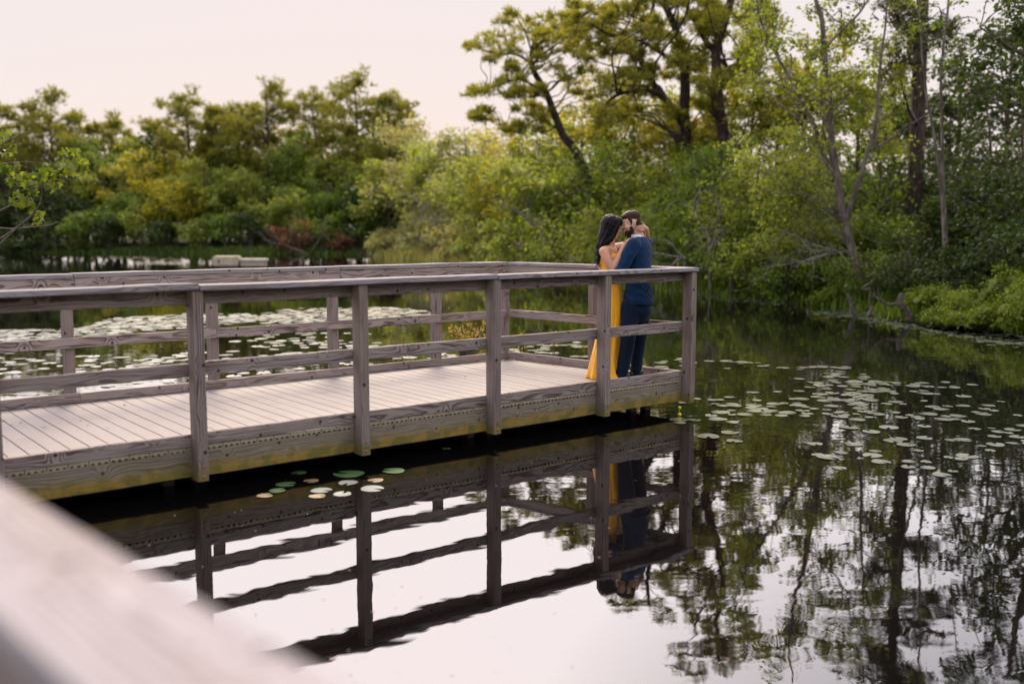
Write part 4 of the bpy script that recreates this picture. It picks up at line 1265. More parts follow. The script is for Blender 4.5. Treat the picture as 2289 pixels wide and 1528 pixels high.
def scatter(poly, n, dens_seed, rmin, rmax, thr=0.0, ov=.72, tries=40):
    """world-space scatter inside an outline on the water"""
    out = []
    wp = [tuple(WZ(u, v)[:2]) for u, v in poly]
    xs = [p[0] for p in wp]; ys = [p[1] for p in wp]
    ph = np.random.default_rng(dens_seed).uniform(0, 6, 6)
    for _ in range(n * tries):
        if len(out) >= n: break
        x = rgp.uniform(min(xs), max(xs)); y = rgp.uniform(min(ys), max(ys))
        if not inpoly(x, y, wp): continue
        f = math.sin(x * 1.1 + ph[0] + .8 * math.sin(y * .9 + ph[1])) + math.sin(y * 1.4 + ph[2] + 1.1 * math.sin(x * .7 + ph[3]))
        if f < thr + rgp.normal(0, .35): continue
        r = rgp.uniform(rmin, rmax)
        if near_deck(x, y) or not far_enough(x, y, r, ov): continue
        taken.append((x, y, r)); out.append((x, y, r))
    return out
def put_pad(x, y, r, me, label, group):
    o = obj('lily_pad', me, None, (x, y, .002 + rgp.uniform(0, .004)), (rgp.normal(0, .012), rgp.normal(0, .012), rgp.uniform(0, 6.28)), (r, r * rgp.uniform(.88, 1), r))
    tag(o, label, 'lily pad', group)
# the small group in the shadow below the near rail, told apart one by one
for u, v, wpx, ms, lab in ((620, 1097, 46, PMG, 'small mint-green lily pad, leftmost of the bright pads below the deck'), (718, 1097, 60, PMW, 'pale lily pad left of its twin in the group below the deck'), (766, 1104, 50, PMW, 'whitish lily pad nearest the camera in the group below the deck'),
                           (832, 1093, 66, PMW, 'widest whitish lily pad at the right of the group below the deck'), (639, 1083, 56, PMG, 'flat green lily pad just behind the mint-green one below the deck'), (780, 1060, 90, PMG, 'large bright green lily pad at the back of the group below the deck'),
                           (880, 1053, 62, PMG, 'pale green lily pad farthest right in the group below the deck'), (696, 1075, 44, PMB, 'curled brown-edged lily pad in the middle of the group below the deck'), (778, 1079, 56, PMW, 'pale lily pad between the green and the white ones below the deck'),
                           (840, 1074, 46, PMB, 'brown decaying lily pad beside the post reflection below the deck'), (592, 1108, 44, PMB, 'sunken ochre lily pad at the left end of the group below the deck'), (710, 1109, 48, PMB, 'orange-brown lily pad in front of the pale twin below the deck'),
                           (668, 1057, 46, PMG, 'dark green lily pad in the deep shadow behind the group below the deck'), (998, 1003, 26, PMG, 'tiny green lily pad alone under the middle of the deck')):
    c = WZ(u, v); r = wpx * .82 / 2 / 2224 * c[1]
    taken.append((c[0], c[1], r))
    put_pad(c[0], c[1], r, ms[int(u) % 2], lab, 'lily pads below the near rail')
right_big = scatter([(1560, 905), (1900, 850), (2320, 860), (2330, 1000), (2120, 1065), (1830, 1045), (1800, 960), (1560, 945)], 135, 1, .04, .10, -.25, .6)
right_b = scatter([(1470, 800), (1900, 820), (1990, 870), (1880, 930), (1520, 950), (1460, 840)], 110, 2, .045, .105, -.3, .55)
right_c = scatter([(1150, 752), (1345, 752), (1345, 830), (1130, 830)], 60, 3, .08, .13, -.9)
near_l = scatter([(-60, 752), (960, 742), (1080, 800), (760, 850), (460, 900), (-60, 990)], 300, 4, .07, .13, -.2)
far_l = scatter([(-120, 742), (190, 733), (250, 712), (430, 701), (620, 690), (870, 687), (990, 700), (960, 722), (520, 745), (-120, 775)], 620, 5, .08, .16, -.75, .62)
lonely = scatter([(1500, 950), (1760, 960), (1760, 1010), (1560, 1000)], 3, 7, .08, .12, -3)
allp = [(p, 'grey-green lily pad right of the deck', 'lily pads right of the deck') for p in right_big + lonely] + \
       [(p, 'pale lily pad just beyond the corner post', 'lily pads beyond the corner post') for p in right_b] + \
       [(p, 'pale lily pad behind the end railing', 'lily pads behind the end railing') for p in right_c] + \
       [(p, 'pale lily pad behind the far railing', 'lily pads behind the far railing') for p in near_l] + \
       [(p, None, None) for p in far_l]
allp.sort(key=lambda q: (q[1] is None, -q[0][2] ** 2 / (q[0][1] ** 3)))
rest = [p for i, (p, lab, g) in enumerate(allp) if not (i < 286 and lab)]
chosen = {}
for p, lab, g in [q for i, q in enumerate(allp) if i < 286 and q[1]]:
    chosen.setdefault((lab, g), []).append(p)
q_ = 0
for (lab, g), pts in chosen.items():
    pts.sort(key=lambda p: p[1])
    per = 12
    rows = [pts[i:i + per] for i in range(0, len(pts), per)]
    for ri, row in enumerate(rows):
        row.sort(key=lambda p: p[0] / p[1])
        for ci, p in enumerate(row):
            rw = 'nearest row' if ri == 0 else '%s nearest row' % ORD[ri]
            put_pad(p[0], p[1], p[2], PM[q_ % 5], '%s, %s from left in the %s' % (lab, ORD[ci], rw), g); q_ += 1
def far_patch(poly, n, rr_):
    return scatter(poly, n, 8, rr_ * .7, rr_, -3, .6)
rest += far_patch([(180, 571), (300, 572), (420, 580), (415, 584), (250, 579)], 70, .18)
rest += far_patch([(300, 585), (415, 585), (412, 592), (305, 591)], 110, .18)
VV = []; FF = []; n0 = 0
for (x, y, r) in rest:
    k_ = 12; a0 = rgp.uniform(0, 6.28)
    a = a0 + np.linspace(.25, 2 * math.pi - .25, k_)
    tilt = rgp.normal(0, .02, 2)
    ring = np.column_stack([x + r * np.cos(a), y + r * np.sin(a), .010 + r * (tilt[0] * np.cos(a) + tilt[1] * np.sin(a))])
    VV.append(np.vstack([[(x, y, .010)], ring])); FF += [(n0, n0 + i, n0 + i + 1) for i in range(1, k_)]; n0 += k_ + 1
o = obj('lily_pad_raft', mesh_np('lily_pad_raft', np.vstack(VV), FF, [PAD], True))
tag(o, 'dense raft of small pale lily pads on the water behind the deck', 'lily pads', kind='stuff')
# yellow pond-lily buds by the corner post
for i, (u, v, lab) in enumerate(((1519, 921, 'yellow pond lily bud by the corner post, upper of two'), (1519, 932, 'yellow pond lily bud by the corner post, lower of two'))):
    c = WZ(u, v)
    bm = bmesh.new(); bmesh.ops.create_uvsphere(bm, u_segments=10, v_segments=7, radius=.02)
    for v_ in bm.verts:
        v_.co.z *= .85; v_.co.z += .05 - .02 * i
        a = math.atan2(v_.co.y, v_.co.x); v_.co.x *= 1 + .12 * math.cos(5 * a); v_.co.y *= 1 + .12 * math.cos(5 * a)
    me = bpy.data.meshes.new('bud'); bm.to_mesh(me); bm.free()
    me.materials.append(YEL if i else plain('lily_yellow', (.75, .6, .02)))
    YEL = me.materials[0]
    e = empty('pond_lily_bud', (c[0], c[1], 0)); tag(e, lab, 'flower', 'pond lily buds')
    obj('petals', me, e)
    w_ = Wood(); w_.tube([(0.01, 0, -.2), (0, 0, .0), (0, 0, .045 - .02 * i)], [.005, .005, .005], 5); obj('stalk', w_.mesh('stalk', PAD_G), e)

# ------------------------------------------------------------------ floating dock far out on the pond
def boxv(x0, x1, y0, y1, z0, z1, ch=.02):
    bm = bmesh.new(); bmesh.ops.create_cube(bm, size=1.0)
    for v in bm.verts:
        v.co.x = x0 if v.co.x < 0 else x1; v.co.y = y0 if v.co.y < 0 else y1; v.co.z = z0 if v.co.z < 0 else z1
    bmesh.ops.bevel(bm, geom=list(bm.edges), offset=ch, segments=2, affect='EDGES')
    return bm
def bm_obj(name, bm, mat, parent):
    me = bpy.data.meshes.new(name); bm.to_mesh(me); bm.free(); me.materials.append(mat)
    return obj(name, me, parent)
CREAM = plain('float_cream', (.42, .355, .25), .7, .3, 4.0); TRIM = plain('float_trim', (.42, .37, .33), .7, .3, 4.0); DARKF = plain('float_dark', (.09, .06, .05), .8, .2, 5.0)
c = WZ(535, 601)
fd = empty('floating_dock', (c[0], c[1], 0), R(8)); tag(fd, 'cream floating dock with a high box and a low platform far out on the pond', 'floating dock')
bm_obj('box', boxv(-1.2, .02, -.5, .7, .16, .64, .04), CREAM, fd); bm_obj('box_base', boxv(-1.12, 0.0, -.45, .65, -.12, .155), DARKF, fd)
bm_obj('platform', boxv(.045, 1.36, -.3, .8, .36, .50), TRIM, fd); bm_obj('platform_side', boxv(.07, 1.3, -.25, .75, .14, .355), CREAM, fd); bm_obj('float', boxv(.1, 1.25, -.2, .7, -.15, .135), DARKF, fd)
bm_obj('handle', boxv(-.93, -.86, -.53, -.503, .3, .48, .01), DARKF, fd)

# ------------------------------------------------------------------ the couple
YC = 10.80
def q3(u, v, dy=0.0):
    return W(u, v, YC + dy)
PXM = YC / 2224.0           # metres per photo pixel at the couple

def p_capsule(p0, r0, p1, r1, n=16, m=6):
    p0 = np.asarray(p0, float); p1 = np.asarray(p1, float)
    ax = p1 - p0; L = np.linalg.norm(ax); ax = ax / (L + 1e-9)
    ref = np.array([0, 0, 1.0]) if abs(ax[2]) < .8 else np.array([1.0, 0, 0])
    A = np.cross(ax, ref); A /= np.linalg.norm(A); B = np.cross(ax, A)
    prof = []
    for i in range(m + 1):
        a = math.pi / 2 * (1 - i / m); prof.append((-r0 * math.sin(a), max(1e-5, r0 * math.cos(a))))
    for f in (.25, .5, .75): prof.append((L * f, r0 + (r1 - r0) * f))
    for i in range(m + 1):
        a = math.pi / 2 * i / m; prof.append((L + r1 * math.sin(a), max(1e-5, r1 * math.cos(a))))
    an = np.arange(n) * 2 * math.pi / n
    V = np.vstack([p0 + ax * x + r_ * (np.cos(an)[:, None] * A + np.sin(an)[:, None] * B) for x, r_ in prof])
    k_ = len(prof)
    F = [(i * n + j, i * n + (j + 1) % n, (i + 1) * n + (j + 1) % n, (i + 1) * n + j) for i in range(k_ - 1) for j in range(n)]
    F += [tuple(range(n - 1, -1, -1)), tuple((k_ - 1) * n + j for j in range(n))]
    return V, F
def p_ell(c, rad, axes=np.eye(3), n=20, m=12):
    V = []; F = []
    for i in range(m + 1):
        th = math.pi * i / m
        for j in range(n):
            ph = 2 * math.pi * j / n
            d = np.array([max(1e-4, math.sin(th)) * math.cos(ph) * rad[0], max(1e-4, math.sin(th)) * math.sin(ph) * rad[1], math.cos(th) * rad[2]])
            V.append(np.asarray(c) + axes.T @ d)
    for i in range(m):
        for j in range(n):
            F.append((i * n + j, (i + 1) * n + j, (i + 1) * n + (j + 1) % n, i * n + (j + 1) % n))
    F += [tuple(range(n)), tuple(m * n + j for j in range(n - 1, -1, -1))]
    return np.array(V), F
def p_loft(rings):
    n = len(rings[0]); V = np.vstack(rings); k_ = len(rings)
    F = [(i * n + j, i * n + (j + 1) % n, (i + 1) * n + (j + 1) % n, (i + 1) * n + j) for i in range(k_ - 1) for j in range(n)]
    F += [tuple(range(n - 1, -1, -1)), tuple((k_ - 1) * n + j for j in range(n))]
    return V, F
def chain(pts):
    return [p_capsule(a[0], a[1], b[0], b[1]) for a, b in zip(pts[:-1], pts[1:])]

def blob(name, prims, vox, smooth, mat, parent, wrinkle=None):
    base = np.array(parent.location)
    V = []; F = []; n = 0
    for v_, f_ in prims:
        V.append(v_ - base); F += [tuple(i + n for i in q) for q in f_]; n += len(v_)
    me = mesh_np('tmp', np.vstack(V), F)
    bm = bmesh.new(); bm.from_mesh(me); bmesh.ops.recalc_face_normals(bm, faces=bm.faces); bm.to_mesh(me); bm.free()
    o = bpy.data.objects.new('tmp', me); COL.objects.link(o)
    r_ = o.modifiers.new('r', 'REMESH'); r_.mode = 'VOXEL'; r_.voxel_size = vox; r_.adaptivity = 0
    if smooth:
        s_ = o.modifiers.new('s', 'SMOOTH'); s_.iterations = smooth; s_.factor = .5
    dg = bpy.context.evaluated_depsgraph_get()
    m2 = bpy.data.meshes.new_from_object(o.evaluated_get(dg))
    bpy.data.objects.remove(o); bpy.data.meshes.remove(me)
    m2.name = name
    nv_ = len(m2.vertices)
    if wrinkle and nv_:
        co = np.zeros(nv_ * 3, np.float32); m2.vertices.foreach_get('co', co); co = co.reshape(-1, 3)
        no = np.zeros(nv_ * 3, np.float32); m2.vertex_normals.foreach_get('vector', no); no = no.reshape(-1, 3)
        co = co + no * wrinkle(co + base)[:, None]
        m2.vertices.foreach_set('co', co.astype(np.float32).ravel())
    m2.polygons.foreach_set('use_smooth', np.ones(len(m2.polygons), dtype=bool))
    m2.materials.clear(); m2.materials.append(mat); m2.update()
    return obj(name, m2, parent)

def cloth_mat(name, c, c2, rough=.8, sheen=.3, spec=.2, scale=120.0, bump=.15):
    k = NT(name)
    tc = k.n('ShaderNodeTexCoord')
    n1 = k.noise(tc.outputs['Object'], 9.0, 3.0); n2 = k.noise(tc.outputs['Object'], scale, 2.0)
    p = k.bsdf(k.mix(k.ramp(n1, .35, .65), c, c2), rough, spec, k.math('ADD', k.math('MULTIPLY', n1, 1.0), k.math('MULTIPLY', n2, .1)), bump, .03)
    p.inputs['Sheen Weight'].default_value = sheen
    return k.m
def skin_mat(name, c, c2):
    k = NT(name)
    tc = k.n('ShaderNodeTexCoord')
    n1 = k.noise(tc.outputs['Object'], 14.0, 3.0)
    p = k.bsdf(k.mix(n1, c, c2), .5, .35)
    p.inputs['Subsurface Weight'].default_value = .12
    p.inputs['Subsurface Radius'].default_value = (.01, .004, .002)
    return k.m
def hair_mat(name, c, c2, rough=.38):
    k = NT(name)
    tc = k.n('ShaderNodeTexCoord'); x, y, z = k.sep(tc.outputs['Object'])
    n1 = k.noise(k.xyz(k.math('MULTIPLY', x, 150.0), k.math('MULTIPLY', y, 150.0), k.math('MULTIPLY', z, 12.0)), 1.0, 3.0)
    k.bsdf(k.mix(n1, c, c2), rough, .1, n1, .6, .01)
    return k.m
SUIT = cloth_mat('navy_suit', (.0016, .017, .052), (.0026, .024, .070), .85, .05)
TROUS = cloth_mat('navy_trousers', (.001, .007, .021), (.0015, .010, .030), .85, .05)
DRESS = cloth_mat('mustard_dress', (.84, .37, .003), (.90, .42, .005), .55, .3, .35, 160.0, .1)
SHIRT = cloth_mat('white_shirt', (.78, .76, .78), (.7, .68, .7), .7, .1)
SHOE = plain('black_shoe', (.012, .012, .014), .35, .5)
SKIN_M = skin_mat('skin_fair', (.56, .33, .25), (.62, .37, .29)); SKIN_W = skin_mat('skin_tan', (.50, .26, .16), (.56, .30, .19))
HAIR_W = hair_mat('hair_black', (.006, .005, .006), (.014, .010, .010)); HAIR_M = hair_mat('hair_brown', (.028, .015, .010), (.06, .032, .02), .5)
BEARD = hair_mat('beard_brown', (.028, .014, .010), (.05, .028, .018), .7)
LASH = plain('lash', (.01, .008, .007), .7)
LIP = plain('lip', (.45, .12, .10), .45)

def axes_from(f, u):
    f = unit(np.asarray(f, float)); u = unit(np.asarray(u, float) - f * (np.asarray(u, float) @ f)); r_ = np.cross(f, u)
    return f, u, r_, np.stack([f, r_, u])
def head_prims(c, f, u, r_, A, male):
    P = [p_ell(c + u * .028 - f * .012, (.095, .076, .095), A), p_ell(c + f * .026 - u * .045, (.062, .06, .075), A), p_ell(c + f * .062 - u * .1, (.026, .03, .022), A),
         p_ell(c + f * .066 - u * .01, (.03, .052, .045), A),
         p_capsule(c + f * .090 + u * .012, .008, c + f * .108 - u * .026, .0115), p_ell(c + f * .096 - u * .030, (.016, .017, .009), A),
         p_ell(c + f * .076 + u * .026, (.020, .048, .011), A), p_ell(c + f * .084 - u * .058, (.014, .024, .007), A), p_ell(c + f * .083 - u * .07, (.014, .021, .008), A)]
    for s in (-1, 1):
        if male: P.append(p_ell(c + r_ * s * .081 - f * .014 - u * .008, (.016, .009, .028), A))
        if male: P.append(p_ell(c + r_ * s * .078 - f * .02 - u * .004, (.012, .013, .022), A))
        P.append(p_ell(c + r_ * s * .04 + f * .058 - u * .032, (.03, .024, .024), A))
        P.append(p_capsule(c + r_ * s * (.055 if male else .046) - u * .03, .03 if male else .026, c + f * .045 + r_ * s * .03 - u * .088, .024))
    return P
def finger(root, d, curl, ln, r_):
    """three bones bending towards curl"""
    d = unit(np.asarray(d, float)); curl = unit(np.asarray(curl, float))
    pts = [(np.asarray(root, float), r_)]
    p = np.asarray(root, float)
    for i, (l, a) in enumerate(((.42, .15), (.32, .5), (.26, .85))):
        di = unit(d * math.cos(a) + curl * math.sin(a)); p = p + di * ln * l; pts.append((p, r_ * (1 - .12 * (i + 1))))
    return chain(pts)

# ---------------- man
mb = W(1406, 845, YC); mb[2] = DECK_Z
man = empty('person', tuple(mb))
tag(man, 'bearded man in a navy suit seen from behind, holding the woman close', 'person')
fM, uM, rM, AM = axes_from((-.965, -.08, -.26), (-.26, 0, .965))
cM = q3(1411, 498, 0)
nearM = -rM if rM[1] > 0 else rM         # towards the camera
sa = np.array([.32, .947, 0]); pa_ = np.array([.947, -.32, 0])
body = head_prims(cM, fM, uM, rM, AM, True)
body += chain([(cM - uM * .05 - fM * .025, .056), (q3(1427, 526, 0), .058), (q3(1430, 542, 0), .075)])
body += [p_ell(q3(1430, 575, 0), (.10, .17, .2)), p_ell(q3(1426, 640, 0), (.10, .15, .2)), p_ell(q3(1425, 686, 0), (.085, .11, .10))]
shn = q3(1417, 548, -.18); shf = q3(1443, 546, .18)
body += chain([(q3(1430, 550, 0), .07), (shn, .055), (q3(1391, 604, -.21), .043), (q3(1354, 615, -.19), .03)])
body += chain([(q3(1430, 550, 0), .07), (shf, .055), (q3(1400, 590, .29), .043), (q3(1352, 598, .15), .03)])
# near hand on her waist (behind the rail), far hand round her back with the fingers in view
hn = q3(1345, 615, -.17)
body += chain([(q3(1354, 615, -.19), .03), (hn, .034)])
for i in range(4): body += finger(hn + (-.03, .0, .03 - .02 * i), (-.8, .5, 0), (.3, .9, 0), .075, .009)
body += finger(hn + (0, 0, .03), (-.3, .2, .9), (-.5, .5, 0), .055, .01)
hf = q3(1344, 588, .10)
body += chain([(q3(1352, 598, .15), .028), (hf, .036), (q3(1340, 584, .07), .034)])
for i, (u, v) in enumerate(((1337.5, 575.5), (1337, 580.5), (1338.5, 585.5), (1341, 590))):
    body += finger(q3(u + 1, v, .07), (-.25, -1, .04), (.95, -.3, 0), .088 - .006 * i, .0098)
body += finger(q3(1346, 577, .09), (.1, -.3, 1), (.6, -.6, 0), .055, .0105)
# legs
LN = [(q3(1409, 688, -.1), .10), (q3(1403, 765, -.115), .072), (q3(1391, 835, -.115), .052)]
LF_ = [(q3(1435, 688, .1), .10), (q3(1428, 765, .1), .070), (q3(1421, 831, .1), .05)]
body += chain([(p_, r_ * .75) for p_, r_ in LN]) + chain([(p_, r_ * .75) for p_, r_ in LF_])
blob('body', body, .0052, 3, SKIN_M, man)

def ring(c, a, b, n=36, A1=sa, A2=pa_, fold=0, k_=9, ph=0.0):
    th = np.arange(n) * 2 * math.pi / n
    m_ = 1 + fold * np.sin(k_ * th + ph)
    return np.asarray(c) + (np.cos(th) * a * m_)[:, None] * A1 + (np.sin(th) * b * m_)[:, None] * A2
JR = [(530, 1431, .075, .066), (535, 1431, .14, .085), (542, 1431, .195, .108), (552, 1430.5, .218, .124), (565, 1430, .218, .132), (580, 1429.5, .212, .13), (605, 1428, .198, .122), (628, 1427, .198, .128), (652, 1427.5, .21, .146), (668, 1428, .218, .156), (679, 1428, .222, .160)]
jacket = [p_loft([ring(q3(u, v, 0), a, b) for v, u, a, b in JR])]
jacket += chain([(shn, .082), (q3(1405, 568, -.215), .072), (q3(1390, 604, -.215), .060), (q3(1372, 612, -.21), .053), (q3(1356, 614.5, -.19), .046)])
jacket += chain([(shf, .082), (q3(1425, 570, .25), .068), (q3(1400, 590, .29), .058), (q3(1356, 598, .17), .046)])
def wr_j(P):
    x, y, z = P[:, 0], P[:, 1], P[:, 2]
    w1 = np.sin(z * 75 + 22 * x + 6 * np.sin(y * 18 + x * 11)) * .0036
    w2 = np.sin(z * 31 - 26 * x + 4 * np.sin(y * 9)) * .0046
    low = np.clip((1.55 - z) / .25, .35, 1)
    return (w1 + w2) * low
blob('jacket', jacket, .0065, 5, SUIT, man, wr_j)
# collar of the jacket and of the shirt
def collar(c0, c1, a0, b0, a1, b1, n=30):
    th = np.arange(n) * 2 * math.pi / n
    V = []
    for c, a, b in ((c0, a0, b0), (c1, a1, b1), (c1, a1 - .006, b1 - .006), (c0, a0 - .010, b0 - .010)):
        V.append(np.asarray(c) + (np.cos(th) * a)[:, None] * sa + (np.sin(th) * b)[:, None] * pa_)
    return V
def collar_obj(name, rings_, mat, parent):
    V = np.vstack(rings_) - np.array(parent.location); n = len(rings_[0]); k_ = len(rings_)
    F = [(i * n + j, i * n + (j + 1) % n, ((i + 1) % k_) * n + (j + 1) % n, ((i + 1) % k_) * n + j) for i in range(k_) for j in range(n)]
    return obj(name, mesh_np(name, V, F, [mat], True), parent)
tiltc = q3(1421.5, 524, 0)
collar_obj('shirt_collar', collar(q3(1426.5, 535, 0), tiltc, .076, .078, .068, .070), SHIRT, man)
collar_obj('jacket_collar', collar(q3(1430, 537, 0), q3(1428, 529, 0), .098, .090, .078, .079), SUIT, man)
# cuffs
for p0, p1 in ((q3(1356, 598, .17), q3(1351, 597, .145)), (q3(1357, 614.5, -.19), q3(1351.5, 615, -.185))):
    blob('shirt_cuff', [p_capsule(p0, .036, p1, .035)], .006, 2, SHIRT, man)
trous = [p_ell(q3(1425, 676, 0), (.135, .17, .13)), p_ell(q3(1430, 694, 0), (.128, .172, .135))]
trous += chain([(q3(1411, 686, -.085), .112), (q3(1407, 722, -.105), .094), (LN[1][0], .080), (q3(1397, 800, -.115), .072), (q3(1390, 834, -.115), .068)])
trous += chain([(q3(1434, 686, .085), .112), (q3(1432, 722, .1), .090), (LF_[1][0], .076), (q3(1424, 800, .1), .066), (q3(1421, 830, .1), .062)])
def wr_t(P):
    x, y, z = P[:, 0], P[:, 1], P[:, 2]
    g = np.clip((.62 - z) / .2, .25, 1.6)
    return (np.sin(z * 70 + 30 * x + 5 * np.sin(y * 20)) * .003 + np.sin(z * 38 - 20 * x + 3 * np.sin(y * 13)) * .003) * g
blob('trousers', trous, .0065, 5, TROUS, man, wr_t)
for uu, dy in ((1390, -.115), (1421, .1)):
    h = W(uu, 845, YC + dy); z0 = DECK_Z
    hx, hy = h[0], h[1]
    A_ = np.eye(3)
    blob('shoe', [p_ell((hx + .035, hy, z0 + .045), (.05, .042, .045)), p_ell((hx - .04, hy - .01, z0 + .036), (.085, .045, .036)), p_ell((hx - .115, hy - .02, z0 + .028), (.06, .042, .027)), p_capsule((hx + .02, hy, z0 + .06), .04, (hx + .01, hy, z0 + .1), .04)], .006, 3, SHOE, man)
# hair, beard, eyes
def wr_h(P):
    return (np.sin(P[:, 0] * 240 + P[:, 2] * 60) + np.sin(P[:, 2] * 190 - P[:, 0] * 110 + P[:, 1] * 90)) * .0016
hair = [p_ell(cM + uM * .060 - fM * .022, (.096, .081, .072), AM), p_ell(cM - fM * .058 + uM * .0, (.050, .070, .085), AM), p_capsule(cM + rM * .060 + fM * .012 + uM * .04, .022, cM + rM * .066 + fM * .010 - uM * .01, .012), p_capsule(cM - rM * .060 + fM * .012 + uM * .04, .022, cM - rM * .066 + fM * .010 - uM * .01, .012), p_ell(cM + uM * .082 + fM * .045, (.045, .06, .034), AM), p_ell(cM + uM * .09 - fM * .01, (.085, .066, .042), AM)]
blob('hair', hair, .0055, 3, HAIR_M, man, wr_h)
be = [p_ell(cM + fM * .058 - uM * .095, (.043, .050, .046), AM), p_ell(cM + fM * .05 - uM * .125, (.036, .036, .032), AM), p_ell(cM + fM * .092 - uM * .046, (.011, .027, .008), AM)]
for s in (-1, 1):
    be += [p_capsule(cM + rM * s * .069 - uM * .012 + fM * .012, .010, cM + rM * s * .055 - uM * .075 + fM * .028, .024), p_capsule(cM + rM * s * .052 - uM * .082 + fM * .03, .026, cM + fM * .06 - uM * .1 + rM * s * .02, .026)]
blob('beard', be, .005, 3, BEARD, man, wr_h)
for s in (-1, 1):
    blob('eyebrow', [p_capsule(cM + fM * .088 + uM * .03 + rM * s * .018, .005, cM + fM * .074 + uM * .03 + rM * s * .05, .004)], .003, 1, BEARD, man)
    blob('eyelid', [p_capsule(cM + fM * .088 + uM * .002 + rM * s * .022, .0045, cM + fM * .078 + uM * .0 + rM * s * .046, .0035)], .003, 1, LASH, man)

# ---------------- woman
wb = W(1352, 848, YC); wb[2] = DECK_Z
woman = empty('person', tuple(wb))
tag(woman, 'woman in a long mustard dress with long black hair, arm round his neck', 'person')
fW, uW, rW, AW = axes_from((.975, -.10, -.2), (.2, 0, .98))
cW = q3(1367.5, 507, 0)
nW = rW if rW[1] < 0 else -rW
sw = unit(np.array([.41, .91, 0])); fw = np.array([.91, -.41, 0]); AWt = np.stack([fw, sw, Z3])
body = head_prims(cW, fW, uW, rW, AW, False)
body += chain([(cW - uW * .06 - fW * .02, .046), (q3(1366, 535, 0), .045), (q3(1363, 550, 0), .055)])
body += [p_ell(q3(1364, 566, 0), (.085, .135, .085), AWt), p_ell(q3(1365, 592, 0), (.074, .105, .12), AWt), p_ell(q3(1366, 655, .01), (.075, .105, .15), AWt)]
for s in (-1, 1): body.append(p_ell(q3(1366, 580, 0) + fw * .062 + sw * s * .066, (.052, .056, .056), AWt))
w_sn = q3(1350, 562, -.15); w_sf = q3(1377, 553, .14)
body += chain([(q3(1362, 556, -.02), .05), (w_sn, .053), (q3(1358, 581, -.185), .047), (q3(1369, 601, -.20), .040), (q3(1382, 578, -.185), .036), (q3(1393, 552, -.14), .025), (q3(1397, 545, -.10), .028)])
for i in range(4): body += finger(q3(1399, 543 - i * .8, -.11 + .018 * i), (.5, .1, .8), (.7, .3, 0), .07, .0075)
body += finger(q3(1396, 544, -.12), (-.1, -.1, 1), (.5, .2, .2), .05, .008)
body += chain([(q3(1366, 556, .03), .048), (w_sf, .050), (q3(1396, 549, .26), .044), (q3(1420, 547, .34), .038), (q3(1440, 541, .25), .034), (q3(1447.5, 528, .12), .025), (q3(1447, 520, .075), .024)])
# hand over the nape of his neck
palm = [(q3(1447, 520, .075), .024), (q3(1444, 512, .03), .030), (q3(1438.5, 508.5, -.028), .028)]
body += chain(palm)
for i, (u, v, l) in enumerate(((1437, 504, .074), (1437.5, 507.7, .082), (1438, 511.4, .080), (1439.5, 515, .066))):
    d = q3(u - 14, v + .6 + .5 * i, -.088) - q3(u, v, -.05)
    body += finger(q3(u, v, -.052), d, (-.8, .35, -.15), l, .0085)
body += finger(q3(1440, 503, -.02), (-.55, -.25, .8), (-.8, -.1, .3), .058, .0092)
# legs and feet (hidden by the dress)
body += chain([(q3(1365, 690, -.05), .066), (q3(1358, 770, -.06), .05), (q3(1353, 836, -.06), .036)]) + chain([(q3(1368, 690, .07), .066), (q3(1361, 770, .07), .05), (q3(1357, 832, .07), .036)])
blob('body', body, .0052, 3, SKIN_W, woman)

# dress: bodice and skirt with falling folds
rgd = np.random.default_rng(8)
DR = [(565, 1365.5, .112, .132, 0), (571, 1367, .134, .142, 0), (579, 1367.5, .140, .145, 0), (588, 1367, .126, .138, 0), (596, 1366, .106, .128, 0), (606, 1364.5, .092, .118, .0), (622, 1365, .098, .128, .006), (645, 1366.5, .112, .146, .010), (672, 1367, .122, .160, .014), (705, 1366, .126, .165, .022), (740, 1362, .132, .172, .03),
      (775, 1357, .142, .182, .042), (805, 1353, .156, .198, .055), (830, 1353, .182, .215, .065), (844, 1355, .205, .228, .075), (852, 1356, .212, .232, .08)]
n = 120
th = np.arange(n) * 2 * math.pi / n
rings_ = []
for v, u, a, b_, fo in DR:
    c = q3(u, v, 0.02)
    if v > 843: c[2] = DECK_Z + (.03 if v < 850 else .004)
    ph = (v - 600) * .004
    m_ = 1 + fo * (np.sin(11 * th + ph * 3 + 1.3 * np.sin(2 * th)) + .6 * np.sin(19 * th + 1.7 - ph * 5))
    A1, A2 = (fw, sw) if v < 640 else (np.array([1.0, 0, 0]), np.array([0, 1.0, 0]))
    rings_.append(np.asarray(c) + (np.cos(th) * a * m_)[:, None] * A1 + (np.sin(th) * b_ * m_)[:, None] * A2)
R2 = np.array(rings_)
# smooth interpolation down the length
fine = []
for j in range(len(DR) - 1):
    for k_ in range(5):
        f = k_ / 5; i0, i1, i2, i3 = max(j - 1, 0), j, j + 1, min(j + 2, len(DR) - 1)
        p0, p1, p2, p3 = R2[i0], R2[i1], R2[i2], R2[i3]
        fine.append(.5 * (2 * p1 + (p2 - p0) * f + (2 * p0 - 5 * p1 + 4 * p2 - p3) * f * f + (3 * p1 - p0 - 3 * p2 + p3) * f ** 3))
fine.append(R2[-1])
